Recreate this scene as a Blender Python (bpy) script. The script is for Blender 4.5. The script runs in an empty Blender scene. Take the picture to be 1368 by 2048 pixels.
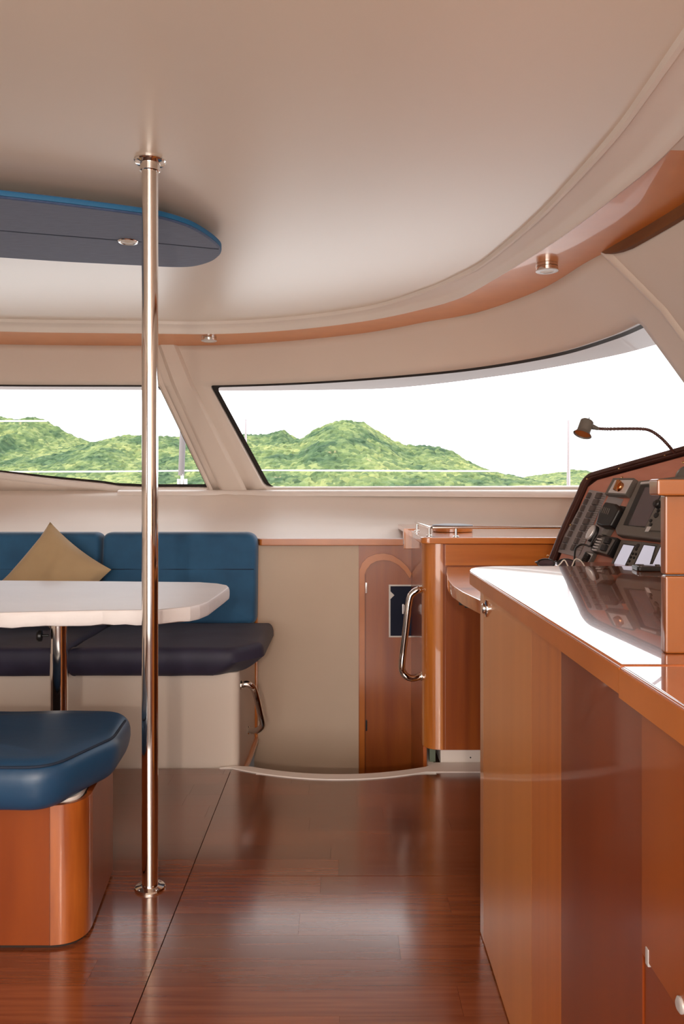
import bpy, bmesh, math, random
import numpy as np
from mathutils import Vector, Matrix, Euler
from mathutils.geometry import delaunay_2d_cdt
random.seed(7)
sc = bpy.context.scene
COL = sc.collection
V = Vector
R = math.radians

# ------------------------------------------------------------------ camera
FP, HZ, CX, CH = 1600.0, 980.0, 684.0, 1.07      # focal length in px, horizon row, centre column, eye height
cam = bpy.data.cameras.new('camera')
cam.sensor_width = 36
cam.lens = 36 * FP / 2048
cam.shift_y = (HZ - 1024) / 2048
cam.clip_start, cam.clip_end = 0.05, 9000
co = bpy.data.objects.new('camera', cam); COL.objects.link(co)
co.location = (0, 0, CH); co.rotation_euler = (R(90), 0, 0)
sc.camera = co

# ------------------------------------------------------------------ sky, sun, lamps, exposure
w = bpy.data.worlds.new('sky'); sc.world = w; w.use_nodes = True
nt = w.node_tree; bg = nt.nodes['Background']
tc = nt.nodes.new('ShaderNodeTexCoord'); mp = nt.nodes.new('ShaderNodeMapping')
mp.inputs['Scale'].default_value = (1.2, 1.2, 4)
nz = nt.nodes.new('ShaderNodeTexNoise'); nz.inputs['Scale'].default_value = 1.6; nz.inputs['Detail'].default_value = 6
rp = nt.nodes.new('ShaderNodeValToRGB')
rp.color_ramp.elements[0].position = .35; rp.color_ramp.elements[0].color = (.84, .90, 1, 1)
rp.color_ramp.elements[1].position = .65; rp.color_ramp.elements[1].color = (1, 1, 1, 1)
nt.links.new(tc.outputs['Generated'], mp.inputs['Vector']); nt.links.new(mp.outputs['Vector'], nz.inputs['Vector'])
nt.links.new(nz.outputs['Fac'], rp.inputs['Fac']); nt.links.new(rp.outputs['Color'], bg.inputs['Color'])
bg.inputs['Strength'].default_value = 3.7

def lamp(name, kind, loc, rot, energy, color=(1, 1, 1), **kw):
    l = bpy.data.lights.new(name, kind); l.energy = energy; l.color = color
    for k, v in kw.items(): setattr(l, k, v)
    o = bpy.data.objects.new(name, l); COL.objects.link(o); o.location = loc; o.rotation_euler = rot
    return o
lamp('sun', 'SUN', (0, 0, 30), (R(52), 0, R(-42)), 4.5, (1, .95, .86), angle=R(1))
# fill lamp added behind the camera, standing in for daylight from the aft doors
lamp('aft_fill', 'AREA', (-.3, -1.45, 1.05), (R(90), 0, 0), 64, (1, .86, .73), shape='RECTANGLE', size=2.6, size_y=1.7)
# the photographer's flash, a little left of the lens
lamp('camera_flash', 'POINT', (-.05, -1.2, 1.32), (0, 0, 0), 76, (1, .85, .72), shadow_soft_size=.035)
sc.view_settings.view_transform = 'Standard'; sc.view_settings.look = 'None'
sc.view_settings.exposure = 0.0; sc.view_settings.gamma = 1; sc.view_settings.use_curve_mapping = False

# ------------------------------------------------------------------ geometry helpers
def px(x, y, Y): return V(((x - CX) * Y / FP, Y, CH - (y - HZ) * Y / FP))
def pz(x, y, Z):
    Y = (CH - Z) * FP / (y - HZ); return V(((x - CX) * Y / FP, Y, Z))

def link(name, me, m=None, parent=None, smooth=True):
    if m is not None: me.materials.append(m)
    if smooth:
        for p in me.polygons: p.use_smooth = True
        try: me.set_sharp_from_angle(angle=R(35))
        except Exception: pass
    o = bpy.data.objects.new(name, me); COL.objects.link(o)
    if smooth:
        wn = o.modifiers.new('weighted_normals', 'WEIGHTED_NORMAL'); wn.keep_sharp = True; wn.weight = 60
    if parent is not None:
        o.parent = parent
        if parent.parent is None: o.location = -parent.location
        else: o.location = (0, 0, 0)
    return o
def obj(name, bm, m=None, parent=None, smooth=True, recalc=True):
    if recalc: bmesh.ops.recalc_face_normals(bm, faces=bm.faces[:])
    me = bpy.data.meshes.new(name); bm.to_mesh(me); bm.free()
    return link(name, me, m, parent, smooth)
def tag(o, label=None, cat=None, group=None, kind=None):
    if label: o['label'] = label
    if cat: o['category'] = cat
    if group: o['group'] = group
    if kind: o['kind'] = kind
    return o
def thing(name, loc, label, cat, group=None, kind=None):
    o = bpy.data.objects.new(name, None); COL.objects.link(o); o.location = loc; o.empty_display_size = .1
    return tag(o, label, cat, group, kind)
def struct(o, label=None): o['kind'] = 'structure'; (label and o.__setitem__('label', label)); return o
def NB(): return bmesh.new()
def faces_grid(bm, rows, close_u=False, close_v=False):
    vs = [[bm.verts.new(p) for p in r] for r in rows]
    nu, nv = len(vs), len(vs[0])
    for i in range(nu if close_u else nu - 1):
        for j in range(nv if close_v else nv - 1):
            a, b, c, d = vs[i][j], vs[i][(j + 1) % nv], vs[(i + 1) % nu][(j + 1) % nv], vs[(i + 1) % nu][j]
            bm.faces.new((a, b, c, d))
    return vs
def box(bm, x0, x1, y0, y1, z0, z1, bev=0, seg=2):
    t = bmesh.new(); bmesh.ops.create_cube(t, size=1)
    for v in t.verts: v.co = V(((x0 + x1) / 2 + v.co.x * (x1 - x0), (y0 + y1) / 2 + v.co.y * (y1 - y0), (z0 + z1) / 2 + v.co.z * (z1 - z0)))
    if bev: bmesh.ops.bevel(t, geom=t.edges[:], offset=bev, segments=seg, affect='EDGES', profile=.5)
    merge(bm, t); return bm
def merge(bm, t, mat=None):
    if mat is not None: bmesh.ops.transform(t, matrix=mat, verts=t.verts[:])
    me = bpy.data.meshes.new('tmp'); t.to_mesh(me); t.free(); bm.from_mesh(me); bpy.data.meshes.remove(me)
def Box(*a, **k): return box(NB(), *a, **k)
def smoothpts(pts, n=8):
    pts = [V(p) for p in pts]; out = []
    for i in range(len(pts) - 1):
        p0 = pts[i - 1] if i else pts[0] * 2 - pts[1]; p1, p2 = pts[i], pts[i + 1]
        p3 = pts[i + 2] if i + 2 < len(pts) else pts[-1] * 2 - pts[-2]
        for k in range(n):
            t = k / n
            out.append(.5 * ((2 * p1) + (p2 - p0) * t + (2 * p0 - 5 * p1 + 4 * p2 - p3) * t * t + (3 * p1 - p0 - 3 * p2 + p3) * t ** 3))
    out.append(pts[-1]); return out
def tube(bm, pts, r, seg=16, cap=True):
    pts = [V(p) for p in pts]; rows = []
    rr = r if callable(r) else (lambda t: r)
    t0 = (pts[1] - pts[0]).normalized(); up = V((0, 0, 1)) if abs(t0.z) < .9 else V((0, 1, 0))
    nrm = t0.cross(up).normalized()
    for i, p in enumerate(pts):
        t = (pts[min(i + 1, len(pts) - 1)] - pts[max(i - 1, 0)]).normalized()
        nrm = (nrm - t * nrm.dot(t)).normalized(); b = t.cross(nrm)
        rad = rr(i / (len(pts) - 1))
        rows.append([p + (nrm * math.cos(a) + b * math.sin(a)) * rad for a in [2 * math.pi * k / seg for k in range(seg)]])
    vs = faces_grid(bm, rows, close_v=True)
    if cap: bm.faces.new(vs[0]); bm.faces.new(vs[-1][::-1])
    return bm
def lathe(bm, prof, c, axis=(0, 0, 1), seg=32):
    q = V(axis).normalized().to_track_quat('Z', 'Y'); c = V(c); rows = []
    for r, h in prof:
        rows.append([c + q @ V((max(r, 1e-5) * math.cos(a), max(r, 1e-5) * math.sin(a), h)) for a in [2 * math.pi * k / seg for k in range(seg)]])
    vs = faces_grid(bm, rows, close_v=True)
    bm.faces.new(vs[0]); bm.faces.new(vs[-1][::-1]); return bm
def rpoly(pts, rad, n=6):
    """round the corners of a 2-D polygon; rad a number or one per corner"""
    out = []; N = len(pts)
    for i, p in enumerate(pts):
        r = rad[i] if isinstance(rad, (list, tuple)) else rad
        p = V(p[:2]); a = V(pts[i - 1][:2]); b = V(pts[(i + 1) % N][:2])
        da, db = (a - p), (b - p); la, lb = da.length, db.length
        if r <= 0 or min(la, lb) < 1e-6: out.append(p); continue
        da.normalize(); db.normalize()
        ang = da.angle(db); d = min(r / max(math.tan(ang / 2), 1e-3), la * .49, lb * .49)
        p0, p1 = p + da * d, p + db * d
        for k in range(n + 1):
            t = k / n; out.append(p0 * (1 - t) ** 2 + p * 2 * t * (1 - t) + p1 * t * t)
    return out
def area2(o): return sum(o[i - 1][0] * o[i][1] - o[i][0] * o[i - 1][1] for i in range(len(o))) / 2
def inset(o, d):
    if area2(o) < 0: o = o[::-1]
    N = len(o); res = []
    for i in range(N):
        a, b, c = V(o[i - 1][:2]), V(o[i][:2]), V(o[(i + 1) % N][:2])
        e1 = (b - a); e2 = (c - b)
        if e1.length < 1e-7: e1 = e2
        if e2.length < 1e-7: e2 = e1
        e1 = e1.normalized(); e2 = e2.normalized()
        n = V((-e1.y - e2.y, e1.x + e2.x)); L = n.length
        n = n / L if L > 1e-6 else V((0, 0))
        k = 1 / max(.5, math.sqrt(max(0, (1 + e1.dot(e2)) / 2)))
        res.append(b + n * d * k)
    return res
def prism(bm, outline, z0, z1, bev=0, fn=None, seg=2):
    """extrude an outline between two heights with rounded rims; fn maps (x,y,z) to the world"""
    fn = fn or (lambda x, y, z: V((x, y, z)))
    if area2(outline) < 0: outline = outline[::-1]
    rings = []
    if bev:
        for k in range(seg + 1):
            a = math.pi / 2 * k / seg; rings.append((bev * (1 - math.sin(a)), z0 + bev * (1 - math.cos(a))))
        for k in range(seg + 1):
            a = math.pi / 2 * k / seg; rings.append((bev * (1 - math.cos(a)), z1 - bev * (1 - math.sin(a))))
    else: rings = [(0, z0), (0, z1)]
    rows = []
    for d, z in rings:
        o = inset(outline, d) if d else [V(p[:2]) for p in outline]
        rows.append([fn(p[0], p[1], z) for p in o])
    vs = faces_grid(bm, rows, close_v=True)
    bm.faces.new(vs[0][::-1]); bm.faces.new(vs[-1]); return bm
def resample(o, step):
    out = []; N = len(o)
    for i in range(N):
        a, b = V(o[i][:2]), V(o[(i + 1) % N][:2]); L = (b - a).length; n = max(1, int(L / step))
        for k in range(n): out.append(a.lerp(b, k / n))
    return out
def cushion(bm, outline, z0, z1, r, crown=0, fn=None, n=5, inner=5, wob=0, rb=1):
    """a soft pad: rounded rim all around and a crowned top"""
    fn = fn or (lambda x, y, z: V((x, y, z)))
    if area2(outline) < 0: outline = outline[::-1]
    cx = sum(p[0] for p in outline) / len(outline); cy = sum(p[1] for p in outline) / len(outline)
    rows = []; h = (z1 - z0) / 2; zc = (z0 + z1) / 2
    for k in range(2 * n + 1):
        a = -math.pi / 2 + math.pi * k / (2 * n)
        s, c = math.sin(a), math.cos(a)
        s2 = math.copysign(abs(s) ** .75, s)
        d = r * (1 - abs(c) ** .75) * (rb if s < 0 else 1); z = zc + h * s2
        o = inset(outline, d)
        rows.append([(p[0], p[1], z) for p in o])
    last = rows[-1]; first = rows[0]
    for k in range(1, inner + 1):
        f = 1 - k / (inner + .6)
        rows.append([(cx + (p[0] - cx) * f, cy + (p[1] - cy) * f, p[2] + crown * (1 - f * f)) for p in last])
    if wob:
        from mathutils import noise
        rows = [[(x, y, z + wob * noise.noise(V((x * 7, y * 7, z * 5)))) for x, y, z in r_] for r_ in rows]
    vs = faces_grid(bm, [[fn(*p) for p in r_] for r_ in rows], close_v=True)
    bm.faces.new(vs[0][::-1]); bm.faces.new(vs[-1]); return bm

# ------------------------------------------------------------------ materials
def mat(name, col=(.5, .5, .5), rough=.5, metal=0, coat=0, coat_rough=.05, spec=.5, emit=None, es=0, sheen=0, trans=0):
    m = bpy.data.materials.new(name); m.use_nodes = True; b = m.node_tree.nodes['Principled BSDF']
    b.inputs['Base Color'].default_value = (*col, 1); b.inputs['Roughness'].default_value = rough; b.inputs['Metallic'].default_value = metal
    b.inputs['Coat Weight'].default_value = coat; b.inputs['Coat Roughness'].default_value = coat_rough
    b.inputs['Specular IOR Level'].default_value = spec; b.inputs['Sheen Weight'].default_value = sheen
    b.inputs['Transmission Weight'].default_value = trans
    if emit: b.inputs['Emission Color'].default_value = (*emit, 1); b.inputs['Emission Strength'].default_value = es
    return m
def noisy(m, c0, c1, scale=(1, 1, 1), nscale=5, detail=4, lo=.3, hi=.7, bump=0, bscale=None, dist=.002, rnd=0):
    """procedural colour variation and fine relief on a principled material"""
    t = m.node_tree; N, L = t.nodes, t.links; b = N['Principled BSDF']
    tc = N.new('ShaderNodeTexCoord'); mp = N.new('ShaderNodeMapping'); mp.inputs['Scale'].default_value = scale
    L.new(tc.outputs['Object'], mp.inputs['Vector'])
    vec = mp.outputs['Vector']
    if rnd:
        oi = N.new('ShaderNodeObjectInfo'); mu = N.new('ShaderNodeMath'); mu.operation = 'MULTIPLY'; mu.inputs[1].default_value = 37
        ad = N.new('ShaderNodeVectorMath'); ad.operation = 'ADD'
        L.new(oi.outputs['Random'], mu.inputs[0]); L.new(vec, ad.inputs[0]); L.new(mu.outputs[0], ad.inputs[1]); vec = ad.outputs[0]
    n = N.new('ShaderNodeTexNoise'); n.inputs['Scale'].default_value = nscale; n.inputs['Detail'].default_value = detail
    L.new(vec, n.inputs['Vector'])
    r = N.new('ShaderNodeValToRGB'); r.color_ramp.elements[0].position = lo; r.color_ramp.elements[0].color = (*c0, 1)
    r.color_ramp.elements[1].position = hi; r.color_ramp.elements[1].color = (*c1, 1)
    L.new(n.outputs['Fac'], r.inputs['Fac'])
    out = r.outputs['Color']
    if rnd:
        hs = N.new('ShaderNodeHueSaturation'); mr = N.new('ShaderNodeMapRange')
        mr.inputs['To Min'].default_value = 1 - rnd; mr.inputs['To Max'].default_value = 1 + rnd
        L.new(oi.outputs['Random'], mr.inputs['Value']); L.new(mr.outputs['Result'], hs.inputs['Value']); L.new(out, hs.inputs['Color']); out = hs.outputs['Color']
    L.new(out, b.inputs['Base Color'])
    if bump:
        bn = N.new('ShaderNodeTexNoise'); bn.inputs['Scale'].default_value = bscale or nscale * 8; bn.inputs['Detail'].default_value = 3
        L.new(vec if bscale is None else tc.outputs['Object'], bn.inputs['Vector'])
        bp = N.new('ShaderNodeBump'); bp.inputs['Strength'].default_value = bump; bp.inputs['Distance'].default_value = dist
        L.new(bn.outputs['Fac'], bp.inputs['Height']); L.new(bp.outputs['Normal'], b.inputs['Normal'])
    return m
W0, W1 = (.46, .125, .014), (.66, .215, .032)
def wood(name, scale, c0=W0, c1=W1, rough=.3, coat=1, cr=.04, bump=.0, rnd=0): return noisy(mat(name, rough=rough, coat=coat, coat_rough=cr), c0, c1, scale, 3, 6, .25, .75, bump=bump, rnd=rnd)
M = {}
M['cream'] = noisy(mat('cream_gelcoat', rough=.5, spec=.4), (.70, .60, .52), (.74, .64, .56), (1, 1, 1), 1.5)
M['ceiling'] = noisy(mat('ceiling_gelcoat', rough=.4, spec=.5, coat=1, coat_rough=.3), (.77, .67, .565), (.81, .71, .60), (1, 1, 1), .8, bump=.05, bscale=1.4, dist=.02)
M['cream_matt'] = noisy(mat('cream_vinyl_wall', rough=.6), (.56, .43, .32), (.60, .465, .35), (1, 1, 1), 2.5, bump=.15, bscale=300)
M['wood_v'] = wood('cherry_vertical_grain', (9, 9, .5))
M['wood_h'] = wood('cherry_horizontal_grain', (.8, 9, 9))
M['wood_y'] = wood('cherry_lengthwise_grain', (9, .7, 9))
M['fascia'] = wood('brown_fascia', (9, .7, 9), (.15, .05, .012), (.22, .08, .02), .7, .0, .1)
M['wood_galley'] = wood('galley_cherry_veneer', (2.2, 2.2, .12), (.45, .125, .014), (.68, .23, .036))
M['wood_top'] = wood('varnished_cherry_top', (14, .9, 5), (.30, .075, .02), (.42, .12, .035), .12, 1, .015)
M['wood_dark'] = wood('dark_cherry_vertical_grain', (9, 9, .5), (.25, .045, .005), (.41, .098, .009), .35, .7, .06)
M['wood_door'] = wood('door_cherry_grain', (6, 6, .6), (.24, .045, .005), (.39, .10, .010), .4, .3, .2)
M['stool_wood'] = wood('deep_red_cherry', (3, 3, .4), (.19, .032, .003), (.30, .062, .006), .35, .5, .06)
M['wood_fig'] = wood('figured_cherry', (7, 7, .8), (.20, .032, .003), (.50, .14, .022), .35, .6, .06)
M['wood_arch'] = wood('satin_cherry', (2, 2, 2), (.42, .115, .012), (.56, .17, .025), .35, .25, .15)
M['divider'] = wood('divider_cherry', (5, 5, 1), (.19, .052, .007), (.27, .080, .012), .3, .5, .08)
M['wood_soffit'] = wood('soffit_cherry', (3, 3, 3), (.66, .21, .035), (.74, .25, .048), .3, .32, .03)
M['mahog'] = wood('reddish_instrument_panel', (3, 3, 12), (.42, .14, .085), (.52, .19, .12), .35, 1, .15)
M['floor'] = noisy(mat('teak_strip_floor', rough=.26, coat=1, coat_rough=.15), (.150, .034, .011), (.27, .080, .028), (1.2, 26, 1), 3, 4, .25, .78, bump=.02, bscale=60, dist=.0006, rnd=.2)
M['floor'].node_tree.nodes['Principled BSDF'].inputs['Coat IOR'].default_value = 1.75
M['chrome'] = mat('polished_steel', (.78, .74, .70), .07, 1)
M['brass'] = mat('brass_screw', (.75, .5, .22), .2, 1)
M['bronze'] = mat('bronze_ring', (.50, .23, .10), .22, 1)
M['navy'] = noisy(mat('navy_seat_fabric', rough=.6, sheen=.06), (.020, .018, .040), (.034, .030, .062), (1, 1, 1), 8, bump=.25, bscale=500, dist=.0006)
M['blue'] = noisy(mat('blue_backrest_fabric', rough=.75, sheen=.2), (.010, .075, .17), (.016, .105, .225), (1, 1, 1), 9, bump=.4, bscale=450, dist=.0008)
M['bluepad'] = noisy(mat('blue_ceiling_pad_fabric', rough=.8, sheen=.25), (.040, .075, .175), (.065, .11, .23), (1, 8, 1), 20, bump=.4, bscale=450, dist=.0008)
M['vinyl'] = noisy(mat('blue_stool_vinyl', rough=.42, spec=.6), (.006, .040, .10), (.012, .062, .14), (1, 1, 1), 3, bump=.25, bscale=30, dist=.002)
M['blue_edge'] = mat('blue_piping', (.01, .13, .30), .6)
M['thread'] = mat('dark_seam', (.008, .02, .045), .8)
M['beige'] = noisy(mat('beige_pillow_cloth', rough=.85, sheen=.3), (.40, .27, .14), (.50, .35, .19), (1, 1, 1), 4, bump=.3, bscale=260, dist=.0008)
M['white'] = noisy(mat('white_gelcoat', rough=.42), (.80, .72, .66), (.84, .76, .70), (1, 1, 1), 2)
M['vinyl_white'] = noisy(mat('white_table_cover', rough=.42), (.74, .70, .70), (.80, .765, .765), (1, 1, 1), 3, bump=.5, bscale=22, dist=.002)
M['black'] = mat('black_plastic', (.012, .011, .011), .38)
M['rubber'] = mat('black_rubber', (.012, .009, .008), .45)
M['rocker'] = mat('rocker_plastic', (.070, .052, .048), .3)
M['grey'] = mat('grey_plastic', (.125, .11, .095), .42)
M['greyl'] = mat('light_grey_panel', (.30, .27, .27), .35, .3)
M['brownrim'] = noisy(mat('brown_leather_rim', rough=.45), (.045, .014, .010), (.075, .026, .018), (1, 1, 1), 12, bump=.3, bscale=120)
M['lcd'] = mat('pale_screen', (.40, .40, .46), .08, emit=(.62, .62, .74), es=.6)
M['screen'] = mat('dark_screen', (.07, .05, .06), .06, coat=1, coat_rough=.02)
M['silver'] = mat('silver_plastic', (.62, .60, .60), .3, .4)
M['lens'] = mat('frosted_lens', (.75, .70, .62), .3)
M['amber'] = mat('amber_reflector', (.55, .22, .07), .25, .6)
M['poster_navy'] = mat('navy_print', (.006, .009, .028), .6, spec=.2)
M['poster_white'] = mat('white_print', (.68, .64, .6), .5)
M['dark_gap'] = mat('dark_gap', (.02, .009, .005), .8)
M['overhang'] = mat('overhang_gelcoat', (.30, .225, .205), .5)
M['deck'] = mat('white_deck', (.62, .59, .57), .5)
M['strut'] = mat('grey_sailcloth', (.15, .13, .13), .7)
M['stanchion_steel'] = mat('weathered_steel', (.36, .31, .31), .25, 1)
M['sea'] = noisy(mat('sea_water', rough=.12), (.02, .08, .09), (.03, .11, .12), (1, 1, 1), .05, bump=.4, bscale=.6, dist=.2)
def glass_mat():
    m = bpy.data.materials.new('window_glass'); m.use_nodes = True; t = m.node_tree; N, L = t.nodes, t.links
    for n in list(N): N.remove(n)
    o = N.new('ShaderNodeOutputMaterial'); mx = N.new('ShaderNodeMixShader'); tr = N.new('ShaderNodeBsdfTransparent'); g = N.new('ShaderNodeBsdfGlossy')
    tr.inputs['Color'].default_value = (.96, .97, .965, 1); g.inputs['Roughness'].default_value = .01
    lw = N.new('ShaderNodeLayerWeight'); lw.inputs['Blend'].default_value = .5
    pw = N.new('ShaderNodeMath'); pw.operation = 'POWER'; pw.inputs[1].default_value = 5; L.new(lw.outputs['Facing'], pw.inputs[0])
    f = N.new('ShaderNodeMath'); f.operation = 'MULTIPLY_ADD'; f.inputs[1].default_value = .85; f.inputs[2].default_value = .04; L.new(pw.outputs[0], f.inputs[0])
    L.new(f.outputs[0], mx.inputs[0]); L.new(tr.outputs[0], mx.inputs[1]); L.new(g.outputs[0], mx.inputs[2]); L.new(mx.outputs[0], o.inputs[0])
    return m
M['glass'] = glass_mat()
def forest_mat():
    m = mat('wooded_hillside', rough=.9, spec=.15); t = m.node_tree; N, L = t.nodes, t.links; b = N['Principled BSDF']
    tc = N.new('ShaderNodeTexCoord')
    def ramp(src, stops):
        r = N.new('ShaderNodeValToRGB'); e = r.color_ramp.elements
        e[0].position, e[0].color = stops[0][0], (*stops[0][1], 1); e[1].position, e[1].color = stops[-1][0], (*stops[-1][1], 1)
        for p, c in stops[1:-1]: x = e.new(p); x.color = (*c, 1)
        L.new(src, r.inputs[0]); return r.outputs[0]
    v = N.new('ShaderNodeTexVoronoi'); v.inputs['Scale'].default_value = .11; L.new(tc.outputs['Object'], v.inputs['Vector'])
    c1 = ramp(v.outputs['Color'], [(0, (.05, .080, .042)), (.5, (.115, .148, .062)), (1, (.235, .245, .11))])
    n = N.new('ShaderNodeTexNoise'); n.inputs['Scale'].default_value = .012; n.inputs['Detail'].default_value = 5; L.new(tc.outputs['Object'], n.inputs['Vector'])
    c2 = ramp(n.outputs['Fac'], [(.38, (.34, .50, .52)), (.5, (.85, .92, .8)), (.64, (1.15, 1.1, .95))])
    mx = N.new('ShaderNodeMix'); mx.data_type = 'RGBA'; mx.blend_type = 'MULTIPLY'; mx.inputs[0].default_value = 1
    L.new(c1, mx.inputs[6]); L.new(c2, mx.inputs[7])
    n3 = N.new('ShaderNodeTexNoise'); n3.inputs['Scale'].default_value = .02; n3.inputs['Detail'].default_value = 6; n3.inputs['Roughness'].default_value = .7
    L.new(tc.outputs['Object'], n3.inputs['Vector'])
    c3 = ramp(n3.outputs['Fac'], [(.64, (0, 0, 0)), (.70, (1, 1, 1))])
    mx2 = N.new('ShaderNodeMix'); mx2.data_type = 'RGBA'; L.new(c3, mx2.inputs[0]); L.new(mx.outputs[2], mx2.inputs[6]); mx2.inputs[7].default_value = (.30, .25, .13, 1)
    # haze is mixed into the foliage colours themselves, the same at every distance
    L.new(mx2.outputs[2], b.inputs['Base Color'])
    return m
M['forest'] = forest_mat()

# ------------------------------------------------------------------ plan curves of the deckhouse (metres)
def curve(pts, n=10): return smoothpts([V((p[0], p[1], 0)) for p in pts], n)
def arclen(c):
    s = [0]
    for i in range(1, len(c)): s.append(s[-1] + (c[i] - c[i - 1]).length)
    return s
class Cv:
    def __init__(self, pts, n=10): self.c = curve(pts, n); self.s = arclen(self.c); self.L = self.s[-1]
    def at(self, s):
        s = min(max(s, 0), self.L - 1e-6)
        i = np.searchsorted(self.s, s, side='right') - 1; i = min(max(i, 0), len(self.c) - 2)
        return self.c[i].lerp(self.c[i + 1], (s - self.s[i]) / (self.s[i + 1] - self.s[i]))
    def tan(self, s): return (self.at(s + .06) - self.at(s - .06)).normalized()
    def near(self, x, y): return min(range(len(self.c)), key=lambda i: (self.c[i] - V((x, y, 0))).length)
    def snear(self, x, y): return self.s[self.near(x, y)]
C0 = Cv([(-2.75, -1.6), (-2.75, 1), (-2.74, 2.6), (-2.62, 3.4), (-2.3, 3.95), (-1.76, 4.13), (-1.055, 4.18), (-.639, 4.19), (-.239, 4.07), (.132, 3.84), (.368, 3.505), (.463, 3.31), (.541, 3.09), (.619, 2.62), (.648, 2.30), (.666, 1.97), (.663, 1.774), (.654, 1.53), (.64, 1.1), (.62, 0), (.60, -1.6)])
C1 = Cv([(-2.80, -1.6), (-2.80, 1), (-2.79, 2.6), (-2.67, 3.45), (-2.33, 4.0), (-1.78, 4.163), (-1.065, 4.216), (-.645, 4.229), (-.242, 4.118), (.134, 3.894), (.382, 3.638), (.512, 3.44), (.593, 3.162), (.696, 2.738), (.748, 2.437), (.781, 2.177), (.795, 2.056), (.80, 1.9), (.80, 1.1), (.80, 0), (.80, -1.6)])
C2 = Cv([(-2.95, -1.6), (-2.95, 1), (-2.95, 2.6), (-2.9, 3.9), (-2.62, 4.45), (-1.94, 4.56), (-1.16, 4.60), (-.70, 4.58), (-.26, 4.44), (.145, 4.21), (.415, 3.95), (.634, 3.74), (.82, 3.32), (.888, 2.93), (.922, 2.77), (.997, 2.33), (1.04, 1.8), (1.06, 1.1), (1.07, 0), (1.07, -1.6)])
WT = Cv([(-3.05, -1.6), (-3.05, 1), (-3.05, 2.6), (-3.0, 4.0), (-2.75, 4.52), (-1.98, 4.63), (-1.17, 4.65), (-.777, 4.67), (-.187, 4.52), (.342, 4.24), (.68, 3.97), (.94, 3.60), (1.057, 3.21), (1.088, 2.92), (1.10, 2.5), (1.12, 2.0), (1.13, 1.1), (1.13, 0), (1.13, -1.6)])
sA, sB = WT.snear(-.777, 4.67), WT.snear(1.088, 2.92)
sM = WT.snear(-1.07, 4.655)
def mapcurve(cv, anchors):
    xs = [a[0] for a in anchors]; ys = [a[1] for a in anchors]
    return lambda s: cv.at(float(np.interp(s, xs, ys)))
c2m = mapcurve(C2, [(0, 0), (WT.snear(-2.75, 4.52), C2.snear(-2.62, 4.45)), (sA, C2.snear(-.88, 4.6)), (WT.snear(.342, 4.24), C2.snear(.17, 4.2)), (sB, C2.snear(.888, 2.98)), (WT.L, C2.L)])
ZT, ZB, ZS = 1.68, 1.065, 1.90
def outward(s): t = WT.tan(s); return V((-t.y, t.x, 0))
def wbot(s):
    k = 1.0
    return WT.at(s) + outward(s) * .30 + WT.tan(s) * .27 * k
def S(s, v, off=0):
    """cabin side surface: v -1 soffit line, 0 window heads, 1 window sills; off = outward offset"""
    a = WT.at(s); a = V((a.x, a.y, ZT))
    if v <= 0:
        b = c2m(s); b = V((b.x, b.y, ZS)); p = a.lerp(b, -v)
    else:
        b = wbot(s); b = V((b.x, b.y, ZB)); p = a.lerp(b, v)
    return p + outward(s) * off

# ------------------------------------------------------------------ setting: ceiling, mouldings, soffit
def strip(bm, fa, fb, n):
    rows = [[fa(i / n) for i in range(n + 1)], [fb(i / n) for i in range(n + 1)]]
    faces_grid(bm, rows)
cvL = lambda cv, z: (lambda t: (lambda p: V((p.x, p.y, z)))(cv.at(t * cv.L)))
# C1 follows C0 by matched normals; walk C0 and find nearest on C1
def match(cva, cvb, n=200):
    out = []; last = 0
    for i in range(n + 1):
        p = cva.at(cva.L * i / n)
        j = min(range(max(0, last), min(len(cvb.c), last + 40)), key=lambda k: (cvb.c[k] - p).length); last = j
        # refine on the polyline
        out.append((p, cvb.c[j]))
    return out
n = 220
def project(cv, p):
    best = None
    for i in range(len(cv.c) - 1):
        a, b = cv.c[i], cv.c[i + 1]; d = b - a; t = max(0, min(1, (p - a).dot(d) / d.length_squared)); q = a + d * t; L = (q - p).length
        if best is None or L < best[0]: best = (L, q)
    return best[1]
P0 = [C0.at(C0.L * i / n) for i in range(n + 1)]; P1 = [project(C1, p) for p in P0]
ZC = 1.955
bm = NB()
xs = [p for p in P0]
ys = sorted(set([round(-1.6 + .25 * k, 3) for k in range(24)]))
poly = [(p.x, p.y) for p in P0]
bm.faces.new([bm.verts.new((x, y, ZC)) for x, y in poly])
bmesh.ops.triangulate(bm, faces=bm.faces[:])
struct(obj('ceiling', bm, M['ceiling'], smooth=False), 'smooth cream moulded cabin ceiling')
bm = NB()
prof = [(0, ZC), (.03, ZC - .014), (.10, ZC - .018), (.16, ZC - .010), (.24, ZC - .013), (.62, ZC - .028), (.74, ZC - .036), (.83, ZC - .050), (.90, ZC - .058), (.96, ZC - .0605), (1.0, ZC - .058), (1.01, ZC - .05)]
faces_grid(bm, [[V((a.x + (b.x - a.x) * f, a.y + (b.y - a.y) * f, z)) for a, b in zip(P0, P1)] for f, z in prof])
struct(obj('trim_1', bm, M['white']), 'cream stepped moulding around the edge of the ceiling')
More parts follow.
